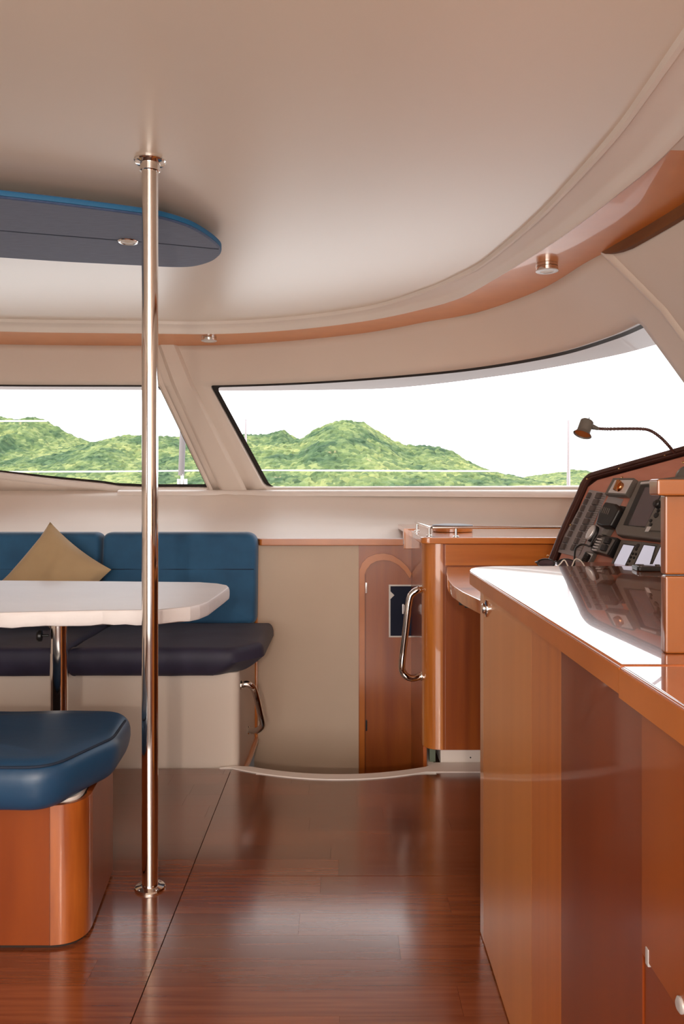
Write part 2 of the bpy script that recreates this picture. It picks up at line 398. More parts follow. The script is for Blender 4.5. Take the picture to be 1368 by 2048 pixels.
# glossy wooden soffit between the moulding and the cabin side, with a cream continuation aft
Q1 = [C1.at(C1.L * i / n) for i in range(n + 1)]; Q2 = [project(C2, p) for p in Q1]
i_end = max(i for i in range(n + 1) if Q1[i].y > 1.9 and Q1[i].x > 0)
def soff(lo, hi, name, m, lab):
    bm = NB(); rows = []
    for f in (0, .5, 1): rows.append([V((Q1[i].x + (Q2[i].x - Q1[i].x) * f, Q1[i].y + (Q2[i].y - Q1[i].y) * f, ZS)) for i in range(lo, hi + 1)])
    faces_grid(bm, rows); struct(obj(name, bm, m), lab)
soff(0, i_end, 'trim_2', M['wood_soffit'], 'glossy cherry wood soffit band above the windows')
soff(i_end, n, 'trim_3', M['white'], 'cream end of the recess beside the wood soffit')
# brown fascia hanging from the soffit's outer edge beside the galley
bm = NB()
s0f = C2.snear(.915, 2.80)
N_ = 30; rowt, rowb, rowt2 = [], [], []
for i in range(N_ + 1):
    s = s0f + (C2.L - .3 - s0f) * (i / N_) ** 1.6; p = C2.at(s); d = .034 * min(1, ((s - s0f) / .14)) ** .6
    t = C2.tan(s); o = V((-t.y, t.x, 0)) * -.012
    rowt.append(V((p.x, p.y, ZS)) + o); rowb.append(V((p.x, p.y, ZS - d)) + o * .7); rowt2.append(V((p.x, p.y, ZS - d)) - o)
faces_grid(bm, [rowt, rowb, rowt2]); struct(obj('trim_4', bm, M['fascia']), 'brown wooden fascia under the soffit beside the galley')

# ------------------------------------------------------------------ setting: cabin side with window openings
VH = .66
def outline_right():
    s0, s1 = sA, sB
    pts = [(s0, 0), (s1, 0), (s1, .978 * VH), (s0, .978 * VH)]
    return rpoly(pts, [.028, .02, .03, .035], 6)
def outline_left():
    def sx(x): return WT.snear(x, 4.64)
    pts = [(sM, 0), (sM, .978 * VH), (sx(-1.458), .978 * VH), (sx(-1.60), .965 * VH), (sx(-1.767), .94 * VH), (sx(-1.92), .91 * VH), (sx(-2.07), .88 * VH), (sx(-2.22), .845 * VH), (sx(-2.37), .81 * VH), (WT.snear(-2.62, 4.55), .73 * VH), (WT.snear(-2.74, 4.52), .60 * VH), (WT.snear(-2.78, 4.48), 0)]
    return rpoly(pts, [.02, .012, 0, 0, 0, 0, 0, 0, 0, 0, .02, .02], 5)
OR, OL = resample(outline_right(), .05), resample(outline_left(), .05)
def inside(p, poly):
    x, y = p; c = False
    for i in range(len(poly)):
        x1, y1 = poly[i - 1]; x2, y2 = poly[i]
        if (y1 > y) != (y2 > y) and x < (x2 - x1) * (y - y1) / (y2 - y1) + x1: c = not c
    return c
def fill(outer, holes, grid, mapfn, bm):
    vs, es = [], []
    def ring(r):
        b = len(vs); vs.extend(V(p[:2]) for p in r); es.extend((b + i, b + (i + 1) % len(r)) for i in range(len(r)))
    ring(outer)
    for h in holes: ring(h)
    vs.extend(V(g) for g in grid)
    co_, _, fs, *_ = delaunay_2d_cdt(vs, es, [], 0, 1e-6)
    bv = [bm.verts.new(mapfn(p.x, p.y)) for p in co_]
    for f in fs:
        c = sum((co_[i] for i in f), V((0, 0))) / len(f)
        if len(f) == 3:
            p_, q_, r_ = (co_[i] for i in f)
            if abs((q_ - p_).cross(r_ - p_)) < 2e-5 and max((q_ - p_).length, (r_ - q_).length, (p_ - r_).length) > .15: continue
        if inside(c, outer) and not any(inside(c, h) for h in holes): bm.faces.new([bv[i] for i in f])
    return bm
sLo, sHi = .1, WT.L - .1
outer = resample([(sLo, -VH), (sHi, -VH), (sHi, VH), (sLo, VH)], .08)
grid = [(sLo + .08 * i + .04, -VH + .11 * j) for i in range(int((sHi - sLo) / .08)) for j in range(1, 12)]
def far_from(g, poly): return all((g[0] - p[0]) ** 2 + (g[1] - p[1]) ** 2 > .0007 for p in poly)
grid = [g for g in grid if far_from(g, OR) and far_from(g, OL) and not inside(g, OR) and not inside(g, OL)]
mapS = lambda off: (lambda a, b: S(a, b / VH, off))
bm = fill(outer, [OR, OL], grid, mapS(0), NB())
wall = struct(obj('wall_front', bm, M['cream']), 'cream moulded cabin front and side around the windows')
md = wall.modifiers.new('thickness', 'SOLIDIFY'); md.thickness = .03; md.offset = -1
# keep the inner face where it is: normals point inward
me = wall.data
if me.polygons[0].normal.dot(V((0, 0, 1.3)) + V((0, 1.5, 0)) - me.vertices[me.polygons[0].vertices[0]].co) < 0: me.flip_normals()
def rib(name, s0, s1, h, lab):
    bm = NB(); rows = []
    pr = [(s0, 0.001), (s0 + .008, -.5 * h), (s0 + .022, -h), (s1 - .022, -h), (s1 - .008, -.5 * h), (s1, .001)]
    for a, o in pr: rows.append([S(a, -1 + 2 * k / 24, o) for k in range(25)])
    faces_grid(bm, rows); return struct(obj(name, bm, M['cream']), lab)
sr0, sr1 = WT.snear(-.996, 4.66), WT.snear(-.853, 4.67)
rib('trim_5', sr0, sr1, .03, 'cream raised rib on the slanted pillar between the windows')
rib('trim_6', sM + .012, sM + .034, .007, 'thin cream bead beside the left window')
rib('trim_7', sB + .175, sB + .225, .012, 'cream raised rib aft of the right window')
def window(name, outl, ins, lab):
    root = thing(name, S((outl[0][0] + outl[len(outl) // 2][0]) / 2, .9), lab, None, kind='structure'); root['label'] = lab
    cxs = [p[0] for p in outl]; s0, s1 = min(cxs), max(cxs)
    l, r, t, b = ins
    big = inset(outl, -.02)
    def shrink(p):
        fs = (p[0] - s0) / (s1 - s0); fv = p[1] / (.978 * VH)
        return ((s0 + l) + fs * (s1 - r - s0 - l), t * (1 if callable(t) is False else 1) * 1.0 + p[1] * (1 - (t + b) / (.978 * VH)))
    inner = [shrink(p) for p in outl]
    bm = fill(big, [inner], [], mapS(.034), NB()); obj('gasket', bm, M['rubber'], root)
    ext = resample([V(p) for p in outl], .1)
    g = [(s0 + .1 * i, .11 * j) for i in range(int((s1 - s0) / .1) + 1) for j in range(7)]
    g = [q for q in g if inside(q, inner) and far_from(q, big)]
    bm = fill(big, [], g, mapS(.04), NB()); obj('glass', bm, M['glass'], root)
    return root
window('window_1', OL, (.004, .006, .006, .030), 'left cabin window with a black gasket')
window('window_2', OR, (.034, .0, .007, .013), 'long curved cabin window with a black gasket')
lipp = [q for q in OL if q[1] > .55 * VH and q[0] < sM - .01]
lipp.sort(key=lambda q: q[0])
bm = NB(); faces_grid(bm, [[S(q[0], (q[1] + dv) / VH, of) for q in lipp] for dv, of in ((-.001, .02), (.0, -.002), (.006, -.007), (.022, -.009), (.034, -.005), (.038, .002))])
struct(obj('trim_13', bm, M['white']), 'white rounded lip curving up under the left window')
# sill lip and sloping dash below the windows
sills = [sLo + (sHi - sLo) * i / 150 for i in range(151)]
B0 = Cv([(-3.0, -1.6), (-3.0, 2.6), (-2.9, 3.7), (-1.6, 3.7), (-.4, 3.7), (.2, 3.7), (.75, 3.7), (1.0, 3.3), (1.12, 2.7), (1.15, 1.8), (1.15, -1.6)])
b0m = mapcurve(B0, [(0, 0), (WT.snear(-2.75, 4.52), B0.snear(-2.9, 3.7)), (sA, B0.snear(-.45, 3.7)), (WT.snear(.68, 3.97), B0.snear(.75, 3.7)), (sB, B0.snear(1.12, 2.7)), (WT.L, B0.L)])
def dash(s, f, z):
    a = S(s, 1); b = b0m(s); return V((a.x + (b.x - a.x) * f, a.y + (b.y - a.y) * f, z))
s_l = WT.snear(-1.62, 4.64)
bm = NB(); faces_grid(bm, [[S(s, 1, -o) + V((0, 0, dz)) for s in [s_l + (sHi - s_l) * i / 130 for i in range(131)]] for o, dz in ((-.02, .004), (.02, .006), (.045, .003), (.058, -.006), (.064, -.02), (.066, -.032))])
struct(obj('trim_8', bm, M['white']), 'white rounded sill lip under the cabin windows')
bm = NB()
faces_grid(bm, [[dash(s, f, z) for s in sills] for f, z in ((.0, ZB + .001), (.045, ZB - .02), (.06, 1.03), (.08, 1.0), (.11, .96), (.16, .915), (.26, .875), (.5, .835), (.9, .79), (1, .77))])
struct(obj('wall_dash', bm, M['cream']), 'cream moulded dash sloping down from the window sill')

# ------------------------------------------------------------------ setting: lower walls, stairwell, aft end, roof, deck
def wallbox(name, a, m, lab): return struct(obj(name, Box(*a), m, smooth=False), lab)
wallbox('wall_bulkhead', (-2.9, -.405, 3.70, 3.73, -.02, .80), M['cream'], 'cream bulkhead behind the settee')
wallbox('wall_stairwell', (-.405, .077, 3.69, 3.73, -1.1, .82), M['cream_matt'], 'plain beige panel at the back of the stairwell')
wallbox('wall_right', (1.44, 1.48, -1.6, 4.2, -.02, 1.07), M['cream'], 'cream hull side behind the galley')
wallbox('wall_left', (-3.1, -3.05, -1.6, 3.75, -.02, 1.07), M['cream'], 'cream hull side on the left')
bm = NB()
for a in ((-3.1, -1.7, -1.64, -1.6, 0, 1.955), (1.1, 1.5, -1.64, -1.6, 0, 1.955)): box(bm, *a)
struct(obj('wall_back', bm, M['cream'], smooth=False), 'cream aft bulkhead either side of the open doors')
wallbox('roof', (-3.2, 1.2, -4.2, 4.6, 2.02, 2.07), M['deck'], 'unseen white coachroof over the saloon, run long aft to block the sun')  # roof slab added out of view to block the sun and light leaks
bm = NB(); box(bm, -.42, .34, 3.1, 3.73, -1.12, -1.1); box(bm, -.42, .34, 3.02, 3.06, -1.1, -.03); box(bm, .335, .36, 3.06, 3.73, -1.1, -.0)
struct(obj('stairwell', bm, M['white'], smooth=False), 'white moulded stairwell below the saloon floor')
for k in range(2):
    struct(obj('stair_tread', Box(-.395, .327, 3.10, 3.10 + .34 - .17 * k, -.62 - .24 * k, -.59 - .24 * k), M['floor'], smooth=False), 'stair tread')
bm = NB(); box(bm, -3.2, 1.62, -1.7, 5.0, -1.25, -1.2); box(bm, -3.2, -3.12, -1.7, 5.0, -1.2, .9); box(bm, 1.55, 1.62, -1.7, 5.0, -1.2, .9); box(bm, -3.2, 1.62, 4.96, 5.0, -1.2, .93); box(bm, -3.2, 1.62, -1.7, -1.65, -1.2, -.05)
struct(obj('hull', bm, M['deck'], smooth=False), 'unseen white hull below the saloon, closing out light leaks')  # shell added out of view to stop light leaking in from below
# roof overhang outside
OV = Cv([(-3.3, 4.9), (-2.2, 5.06), (-1.1, 5.09), (-.8, 5.12), (-.1, 5.10), (.40, 4.97), (.947, 4.40), (1.27, 3.86), (1.39, 3.52), (1.5, 2.9), (1.55, 1.5), (1.55, -1.6)])
bm = NB(); n2 = 120
Pq = [OV.at(OV.L * i / n2) for i in range(n2 + 1)]; Pw = [project(WT, p) for p in Pq]
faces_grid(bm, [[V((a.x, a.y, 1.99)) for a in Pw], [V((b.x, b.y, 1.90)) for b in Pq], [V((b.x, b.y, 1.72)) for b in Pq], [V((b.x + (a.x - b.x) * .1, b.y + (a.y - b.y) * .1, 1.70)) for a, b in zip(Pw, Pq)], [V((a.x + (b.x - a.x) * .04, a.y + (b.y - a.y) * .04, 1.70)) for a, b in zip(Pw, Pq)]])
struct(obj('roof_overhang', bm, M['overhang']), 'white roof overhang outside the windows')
bm = NB(); box(bm, -4.2, 4.2, 5.0, 8.6, .86, .94); box(bm, 1.75, 4.2, -3, 5.0, .86, .94); box(bm, -4.2, -3.3, -3, 5.0, .86, .94)
struct(obj('foredeck', bm, M['deck'], smooth=False), 'white foredeck outside')
bm = NB(); box(bm, -3.2, 1.6, -4.2, -1.7, -.12, -.05); struct(obj('cockpit_sole', bm, M['deck'], smooth=False), 'white cockpit sole behind the saloon')
bm = NB(); bmesh.ops.create_grid(bm, x_segments=1, y_segments=1, size=6000, matrix=Matrix.Translation((0, 3000, -2.0)))
struct(obj('sea', bm, M['sea'], smooth=False), 'sea beyond the boat')

# ------------------------------------------------------------------ floor of laid strips
def front(X):
    if X <= -.42: return 3.072
    if X >= .317: return 3.03
    x0, x1, x2, y0, y1, y2 = -.42, -.0, .317, 3.072, 2.951, 3.03
    return y0 * (X - x1) * (X - x2) / ((x0 - x1) * (x0 - x2)) + y1 * (X - x0) * (X - x2) / ((x1 - x0) * (x1 - x2)) + y2 * (X - x0) * (X - x1) / ((x2 - x0) * (x2 - x1))
floor = thing('floor', (0, 2, -.02), 'dark brown teak strip floor', None, kind='structure')
bm = NB(); prism(bm, [(-3.05, -1.6), (1.44, -1.6), (1.44, 3.02)] + [(x, front(x) - .004) for x in [.317 - .737 * k / 24 for k in range(25)]] + [(-3.05, 3.06)], -.05, -.012)
box(bm, .36, 1.44, 3.0, 4.2, -.05, -.012)
obj('floor_base', bm, mat('floor_joint', (.07, .025, .012), .7), floor, smooth=False)
seamX, seamY = -.424, 2.218
rows_ = []
y = seamY
while y < 3.12: rows_.append((y, y + .0985)); y += .0985
y = seamY
while y > .95: rows_.append((y - .0985, y)); y -= .0985
pc = 0
for (ya, yb) in rows_:
    ga = .0013 if abs(ya - seamY) < 1e-4 else .0002; gb = .0013 if abs(yb - seamY) < 1e-4 else .0002
    for (xa, xb) in ((-1.9, seamX), (seamX, 1.05)):
        x = xa - random.random() * .5
        while x < xb:
            L = random.choice((.45, .6, .75, .9)); x2 = x + L
            u0, u1 = max(x, xa), min(x2, xb)
            if u1 - u0 > .002:
                a = u0 + (.0013 if abs(u0 - seamX) < 1e-4 else .0002); b = u1 - (.0013 if abs(u1 - seamX) < 1e-4 else .0002)
                nn = 10 if yb > 2.94 else 1
                top = [(a + (b - a) * k / nn, min(yb - gb, front(a + (b - a) * k / nn) - .003)) for k in range(nn + 1)]
                top = [(p, max(q, ya + ga)) for p, q in top]
                if max(q for _, q in top) > ya + ga + .004:
                    keep = [t for t in top if t[1] > ya + ga + .0005]
                    pts = [(keep[0][0], ya + ga), (keep[-1][0], ya + ga)] + keep[::-1]
                    bm = NB(); lo = [bm.verts.new((p[0], p[1], -.012)) for p in pts]; hi = [bm.verts.new((p[0], p[1], 0)) for p in pts]
                    bm.faces.new(hi); 
                    for k in range(len(pts)): bm.faces.new((lo[k - 1], lo[k], hi[k], hi[k - 1]))
                    obj('plank', bm, M['floor'], floor, smooth=False); pc += 1
            x = x2
# white nosing around the stairwell
bm = NB()
xsn = [-.47 + (.36 + .47) * k / 40 for k in range(41)] + [.4, .6, .9, 1.3]
def fw(X): return .050 * min(1, max(.06, (X + .47) / .12)) + (.05 * min(1, (X - .33) / .03) if X > .33 else 0)
faces_grid(bm, [[V((X, front(X) - .002, -.02)) for X in xsn], [V((X, front(X) - .001, .004)) for X in xsn], [V((X, front(X) + fw(X) - .008, .007)) for X in xsn], [V((X, front(X) + fw(X), .001)) for X in xsn], [V((X, front(X) + fw(X), -.2)) for X in xsn]])
struct(obj('trim_9', bm, M['white']), 'white curved nosing at the edge of the stairwell')

# ------------------------------------------------------------------ steel post
def flange(bm, c, r, h, up): lathe(bm, [(r * .35, 0), (r, 0), (r, h * .35), (r * .93, h * .7), (r * .62, h), (r * .55, h * 1.1)], c, (0, 0, up), 40)
PX, PY = -.5155, 2.148
post = thing('steel_post', (PX, PY, 0), 'tall polished steel support post from floor to ceiling', 'post')
obj('pole', tube(NB(), [(PX, PY, .004), (PX, PY, 1.0), (PX, PY, ZC - .004)], .0218, 40), M['chrome'], post)
bm = NB(); flange(bm, (PX, PY, 0), .0415, .010, 1); f1 = obj('base_flange', bm, M['chrome'], post)
bm = NB(); flange(bm, (PX, PY, ZC), .0425, .010, -1); lathe(bm, [(.0235, 0), (.0265, .001), (.0265, .022), (.024, .024)], (PX, PY, ZC - .008), (0, 0, -1), 40); obj('top_flange', bm, M['chrome'], post)
for k in range(4):
    a = R(45 + 90 * k); c = (PX + .032 * math.cos(a), PY + .032 * math.sin(a), .0075)
    bm = NB(); lathe(bm, [(.0045, 0), (.0042, .0015), (.001, .003)], c, seg=12); obj('screw', bm, M['chrome'], f1)

# ------------------------------------------------------------------ padded ceiling panel with spotlight
near_, far_ = [(-2.0, 1.93), (-1.55, 2.06), (-.97, 2.27), (-.61, 2.41)], [(-.75, 2.965), (-1.22, 2.86), (-1.7, 2.72), (-2.2, 2.5)]
Zp = 1.90
tip = [(0, 0)]
ol = [(-2.05, 1.95), (-1.5, 2.085)] + [tuple(pz(x, y, Zp)[:2]) for x, y in ((0, 396), (140, 412), (280, 430), (330, 439), (380, 455), (415, 475), (436, 492), (441, 502), (437, 514), (420, 525), (385, 534), (340, 535), (280, 532), (140, 525), (0, 516))] + [(-1.7, 2.74), (-2.2, 2.58)]
ol = [V(p[:2]) for p in smoothpts([(p[0], p[1], 0) for p in ol], 4)]
pad = thing('ceiling_pad', (-1.1, 2.5, Zp), 'long blue padded panel with rounded end under the ceiling', 'ceiling panel')
bm = NB(); prism(bm, ol, Zp, Zp + .026, .007, seg=3); obj('cushion_face', bm, M['bluepad'], pad)
bm = NB(); prism(bm, inset(ol, -.0035), Zp + .006, Zp + .022, .003); obj('rim', bm, M['blue_edge'], pad)
bm = NB(); prism(bm, inset(ol, .15), Zp + .026, ZC, 0); obj('mounting_board', bm, M['cream'], pad)
seam = [pz(x, y, Zp) for x, y in ((-350, 430), (0, 461), (235, 480), (300, 485), (437, 498))]
obj('seam_cord', tube(NB(), smoothpts([p + V((0, 0, .0008)) for p in seam], 6), .0022, 8), M['thread'], pad)
c = pz(256, 482, Zp)
spot = thing('recessed_spotlight', c, 'round chrome recessed spotlight in the blue ceiling panel', 'light')
bm = NB(); rr = .0335
lathe(bm, [(rr * .66, -.004), (rr, -.002), (rr, .002), (rr * .93, .005), (rr * .8, .0055), (rr * .7, .003), (rr * .66, -.004)], c, (0, 0, -1), 36); obj('ring', bm, M['chrome'], spot)
bm = NB(); lathe(bm, [(.001, 0), (rr * .7, 0), (rr * .7, .004), (.001, .009)], c - V((0, 0, -.0)), (0, 0, -1), 28); obj('lens', bm, M['lens'], spot)

def puck(c, r, lab, glow):
    t = thing('surface_spotlight', c, lab, 'light', 'surface spotlights under the wood soffit')
    h = .026
    obj('mount_ring', lathe(NB(), [(r * .9, 0), (r, .001), (r, h * .42), (r * .95, h * .44)], c, (0, 0, -1), 40), M['chrome'], t)
    obj('body', lathe(NB(), [(r * .95, h * .44), (r, h * .47), (r * 1.0, h * .98), (r * .96, h)], c, (0, 0, -1), 40), M['chrome'], t)
    obj('lens_ring', lathe(NB(), [(r * .6, h * .97), (r * 1.02, h * .96), (r * 1.02, h * 1.05), (r * .93, h * 1.1), (r * .62, h * 1.1), (r * .58, h * 1.02)], c, (0, 0, -1), 40), M['silver'], t)
    obj('lens', lathe(NB(), [(.001, h * .98), (r * .62, h * .98), (r * .62, h * 1.03), (.001, h * 1.07)], c, (0, 0, -1), 32), M['lens'], t)
cc = pz(1094, 528, ZS); puck(V((cc.x, cc.y, ZS)), .040, 'round bronze and chrome spotlight under the soffit at right', 1)
cc = pz(418, 672, ZS); puck(V((cc.x, cc.y, ZS)), .041, 'round chrome spotlight under the soffit above the window pillar', 0)

# ------------------------------------------------------------------ settee
set_ = thing('settee', (-1.6, 3.3, 0), 'built-in cream settee base under navy seat cushions', 'settee')
bm = NB(); prism(bm, rpoly([(-2.9, 3.093), (-.398, 3.093), (-.398, 3.69), (-2.9, 3.69)], [0, .035, 0, 0], 8), -.12, .365, .008); obj('base', bm, M['cream'], set_)
bm = NB(); box(bm, -.399, -.386, 3.655, 3.69, -.10, .83, .003); obj('edge_trim', bm, M['wood_v'], set_)
bm = NB(); tube(bm, [(-.391, 3.655, -.07), (-.389, 3.4, -.062), (-.389, 3.2, -.05)], .011, 8); obj('lower_batten', bm, M['wood_y'], set_)
tag(set_.children[-1], 'slanting wooden batten low on the settee end')
g1 = 'navy seat cushions of the settee'
yF, yK = 3.00, 3.60
def seat_cushion(x0, x1, rr_, lab):
    ol = resample(rpoly([(x0, yF), (x1 - rr_[0], yF), (x1, yF + .13 if rr_[0] else yF), (x1, yK), (x0, yK)], [.012, rr_[1], rr_[1], .03, .012], 6), .05)
    bm = cushion(NB(), ol, .364, .476, .034 if rr_[0] else .026, .008, n=6, inner=6, wob=.0035, rb=.7)
    for v in bm.verts:      # front foot tucks under
        if v.co.z < .42: v.co.y += (.42 - v.co.z) * .35 * (1 if v.co.y < 3.1 else 0); v.co.x -= (.42 - v.co.z) * (1.15 if v.co.x > x1 - .14 and rr_[0] else 0)
    o = obj('seat_cushion', bm, M['navy']); tag(o, lab, 'cushion', g1); return o
seat_cushion(-1.035, -.305, (.10, .06), 'right-hand navy seat cushion on the cream settee base')
seat_cushion(-2.85, -1.04, (0, .012), 'navy seat cushion left of the table leg, mostly under the table')
g2 = 'blue backrest cushions of the settee'
def backrest(x0, x1, lab, rc):
    ol = resample(rpoly([(x0, .466), (x1, .466), (x1, .878), (x0, .878)], rc, 7), .04)
    fn = lambda x, z, d: V((x, 3.60 - d + (z - .478) * .12 , z))
    root = thing('backrest_cushion', ((x0 + x1) / 2, 3.6, .478), lab, 'cushion', g2)
    obj('pad', cushion(NB(), ol, -.085, .035, .028, .006, fn, n=5, inner=5), M['blue'], root)
    yy = .714
    obj('stitched_seam', tube(NB(), [fn(x0 + .012 + (x1 - x0 - .024) * k / 12, yy, .0355 + .004 * (1 - abs(2 * k / 12 - 1))) for k in range(13)], .0022, 6), M['thread'], root)
backrest(-1.087, -.384, 'blue backrest cushion on the right, next to the stairwell panel', [.02, .035, .06, .04])
backrest(-2.85, -1.092, 'blue backrest cushion on the left, behind the beige pillow', [.02, .02, .045, .04])
# beige pillow standing on a corner
ctr = px(107, 1156, 3.44); half = .176
pil = NB(); nn = 22
ex = (V((132, 0, -98))).normalized(); ez = V((98, 0, 132)).normalized()
rot = Matrix.Rotation(R(-14), 3, 'X')
def pil_pt(i, j, side):
    u, v = 2 * i / nn - 1, 2 * j / nn - 1
    pu, pv = abs(u), abs(v)
    k = 1 - .085 * (1 - pv ** 2) * pu ** 3; k2 = 1 - .085 * (1 - pu ** 2) * pv ** 3
    th = .078 * ((1 - pu ** 2.6) * (1 - pv ** 2.6)) ** .55 + .002 * math.sin(5 * u + 3 * v) * (1 - pu) * (1 - pv) * 6
    wr = .003 * math.sin(14 * u + 6 * v * v) * (1 - pu) ** .5 * (1 - pv) ** .5
    p = ex * (u * k * half) + ez * (v * k2 * half) + V((0, -1, 0)) * ((th + wr) * side)
    return ctr + rot @ p
for side in (1, -1): faces_grid(pil, [[pil_pt(i, j, side) for j in range(nn + 1)] for i in range(nn + 1)])
bmesh.ops.remove_doubles(pil, verts=pil.verts[:], dist=.0006)
o = obj('throw_pillow', pil, M['beige']); tag(o, 'beige square pillow standing on its corner against the blue backrest', 'pillow')

def handle_tube(name, pts, r, lab, plates, n=7):
    t = thing(name, pts[0], lab, 'handle', 'chrome grab handles beside the stairs')
    obj('bar', tube(NB(), smoothpts(pts, n), r, 18), M['chrome'], t)
    for c, ax in plates: obj('end_collar', lathe(NB(), [(r * .9, 0), (r * 1.45, 0), (r * 1.4, .004), (r * 1.05, .007)], c, ax, 20), M['chrome'], t)
    return t
hp = [(-.398, 3.17, None)]
def P(x, y, Y): return px(x, y, Y)
a0 = P(481, 1370, 3.15); a0.x = -.398
a5 = P(497, 1460, 3.40); a5.x = -.398; 
handle_tube('grab_handle', [a0, P(494, 1368, 3.15), P(506, 1376, 3.16), P(513, 1395, 3.19), P(520, 1425, 3.25), P(525, 1447, 3.31), P(519, 1458, 3.33), P(508, 1462, 3.35), a5], .0125, 'chrome grab handle on the settee end, left of the stairwell', [(a0, (1, 0, 0)), (a5, (1, 0, 0))])

# ------------------------------------------------------------------ table
ZTb = .73
tab = thing('table', (-.927, 2.62, 0), 'white covered saloon table on a polished steel leg', 'table')
topline = [pz(x, y, ZTb) for x, y in ((0, 1160.5), (200, 1162), (400, 1164), (436, 1166.5), (455, 1170), (459, 1174), (450, 1181), (418, 1203), (400, 1209), (381, 1213), (319, 1219.5), (205, 1220.5), (0, 1225))]
tl = [(-1.95, 3.02)] + [(p.x, p.y) for p in topline] + [(-1.95, 2.235)]
tl = resample(rpoly(tl, [.05] + [.01] * (len(tl) - 2) + [.05], 4), .03)
bm = cushion(NB(), tl, ZTb - .043, ZTb, .006, 0, n=4, inner=4)
for v in bm.verts:
    if v.co.z < ZTb - .008:
        v.co.y += .0035 * math.sin(v.co.x * 62 + 2 * math.sin(v.co.x * 9)); v.co.z += .0015 * math.sin(v.co.x * 37 + 1) + .001 * math.sin(v.co.x * 90)
obj('covered_top', bm, M['vinyl_white'], tab)
LX, LY = (118 - 684) * 2.62 / 1600, 2.62
lg = obj('leg', lathe(NB(), [(.0285, 0), (.0285, .537), (.0272, .539), (.0272, .687)], (LX, LY, 0), seg=36), M['chrome'], tab)
obj('foot_plate', lathe(NB(), [(.03, 0), (.1, 0), (.1, .006), (.034, .012)], (LX, LY, 0), seg=36), M['chrome'], tab)
k0 = px(97, 1271, 2.60)
kb = obj('clamp_knob', lathe(NB(), [(.004, 0), (.004, .02), (.018, .022), (.019, .03), (.015, .036), (.004, .038)], (LX - .026, 2.6, k0.z), (-1, -.15, 0), 14), M['black'], tab)

# ------------------------------------------------------------------ stool
st = thing('wooden_stool', (-1.1, 2.0, 0), 'cherry wood stool box with a rounded corner, lower left', 'stool')
so = rpoly([(-1.7, 1.865), (-.600, 1.865), (-.640, 2.24), (-1.7, 2.24)], [.0, .082, .01, .02], 14)
prism_so = lambda ins, z0, z1, bev=0: prism(NB(), inset(so, ins), z0, z1, bev)
obj('plinth', prism_so(.006, 0, .008), M['dark_gap'], st)
# carcass cut into front board, corner board and side board with fine grooves
xs1 = (100 - 684) * 1.866 / 1600
so_in = inset([V(p[:2]) for p in so], .012)
arc_o = [p for p in so if p[0] > xs1 - .002 and p[1] < 1.99]
arc_i = [p for p in so_in if p[0] > xs1 + .002 and p[1] < 1.985]
obj('front_board', Box(-1.7, xs1 - .0004, 1.865, 1.879, .008, .334, .0008), M['stool_wood'], st)
obj('corner_board', prism(NB(), [V((xs1 + .0004, 1.865))] + [V(p[:2]) for p in arc_o[1:]] + [V(p[:2]) for p in arc_i[::-1]] + [V((xs1 + .0004, 1.877))], .008, .334), M['wood_fig'], st)
sd = V(arc_o[-1][:2]); se = V((-.640, 2.235))
obj('side_board', prism(NB(), [sd + V((0, .001)), se, se - V((.014, 0)), sd + V((-.014, .001))], .008, .334), M['stool_wood'], st)
obj('core', prism(NB(), inset(so, .006), .01, .330), M['dark_gap'], st)
sc_o = resample(rpoly([(-1.8, 1.80), (-.655, 1.80), (-.568, 2.03), (-.585, 2.275), (-1.8, 2.275)], [.02, .10, .12, .10, .02], 8), .035)
stc = thing('stool_cushion', (-1.1, 2.0, .335), 'dark blue vinyl cushion on the wooden stool box', 'cushion')
bm = cushion(NB(), sc_o, .337, .456, .075, .022, n=8, inner=9, wob=.004, rb=.45)
for v in bm.verts:
    if v.co.z < .40:
        k = (.40 - v.co.z) * .15
        v.co.x -= k * max(0, min(1, (v.co.x + .80) / .15)); v.co.y += k * .5 * max(0, min(1, (1.95 - v.co.y) / .1))
obj('pad', bm, M['vinyl'], stc)
o2 = inset(sc_o, .0125)
pipe = [V((p.x, p.y, .428)) for p in o2 if p.x > -1.75 and p.y < 2.2]
pipe.sort(key=lambda p: (p.y if p.x > -.8 else 0, p.x))
ll = [p for p in o2 if p.x > -1.75 and p.y < 2.25]
i0 = min(range(len(o2)), key=lambda i: o2[i].x + o2[i].y)
seq = [o2[(i0 + k) % len(o2)] for k in range(len(o2))]
seq = [p for p in seq if p.x > -1.76 and p.y < 2.2]
obj('piping', tube(NB(), [V((p.x, p.y, .441)) for p in seq], .0034, 8), M['thread'], stc)
ln = NB(); prism(ln, inset(so, .02), .330, .340); obj('liner_board', ln, M['white'], stc)

# ------------------------------------------------------------------ stairwell bulkhead: ledge trim, arched door
bm = NB(); prism(bm, rpoly([(-.375, 3.655), (.279, 3.655), (.279, 3.72), (-.40, 3.72)], [.015, 0, 0, 0], 4), .816, .846, .003)
struct(obj('trim_10', bm, M['wood_arch']), 'wooden ledge trim above the stairwell panel')
bw = NB(); YD = 3.69
def xd(x, y=YD): return (x - CX) * y / FP
def zd(y_, Y=YD): return CH - (y_ - HZ) * Y / FP
inn = [(736, 1137), (741, 1128), (750, 1122), (764, 1119.5), (780, 1121), (796, 1128), (810, 1139), (819, 1153)]
inner = [V((xd(x), zd(y_))) for x, y_ in inn]
hole = [V((xd(731), -1.05))] + [V((xd(731), zd(1150)))] + inner + [V((.33, zd(1170))), V((.33, -1.05))]
outer_b = [V((.077, -1.09)), V((.345, -1.09)), V((.345, .82)), V((.077, .82))]
fill([tuple(p) for p in outer_b], [[tuple(p) for p in hole]], [], lambda a, b: V((a, YD, b)), bw)
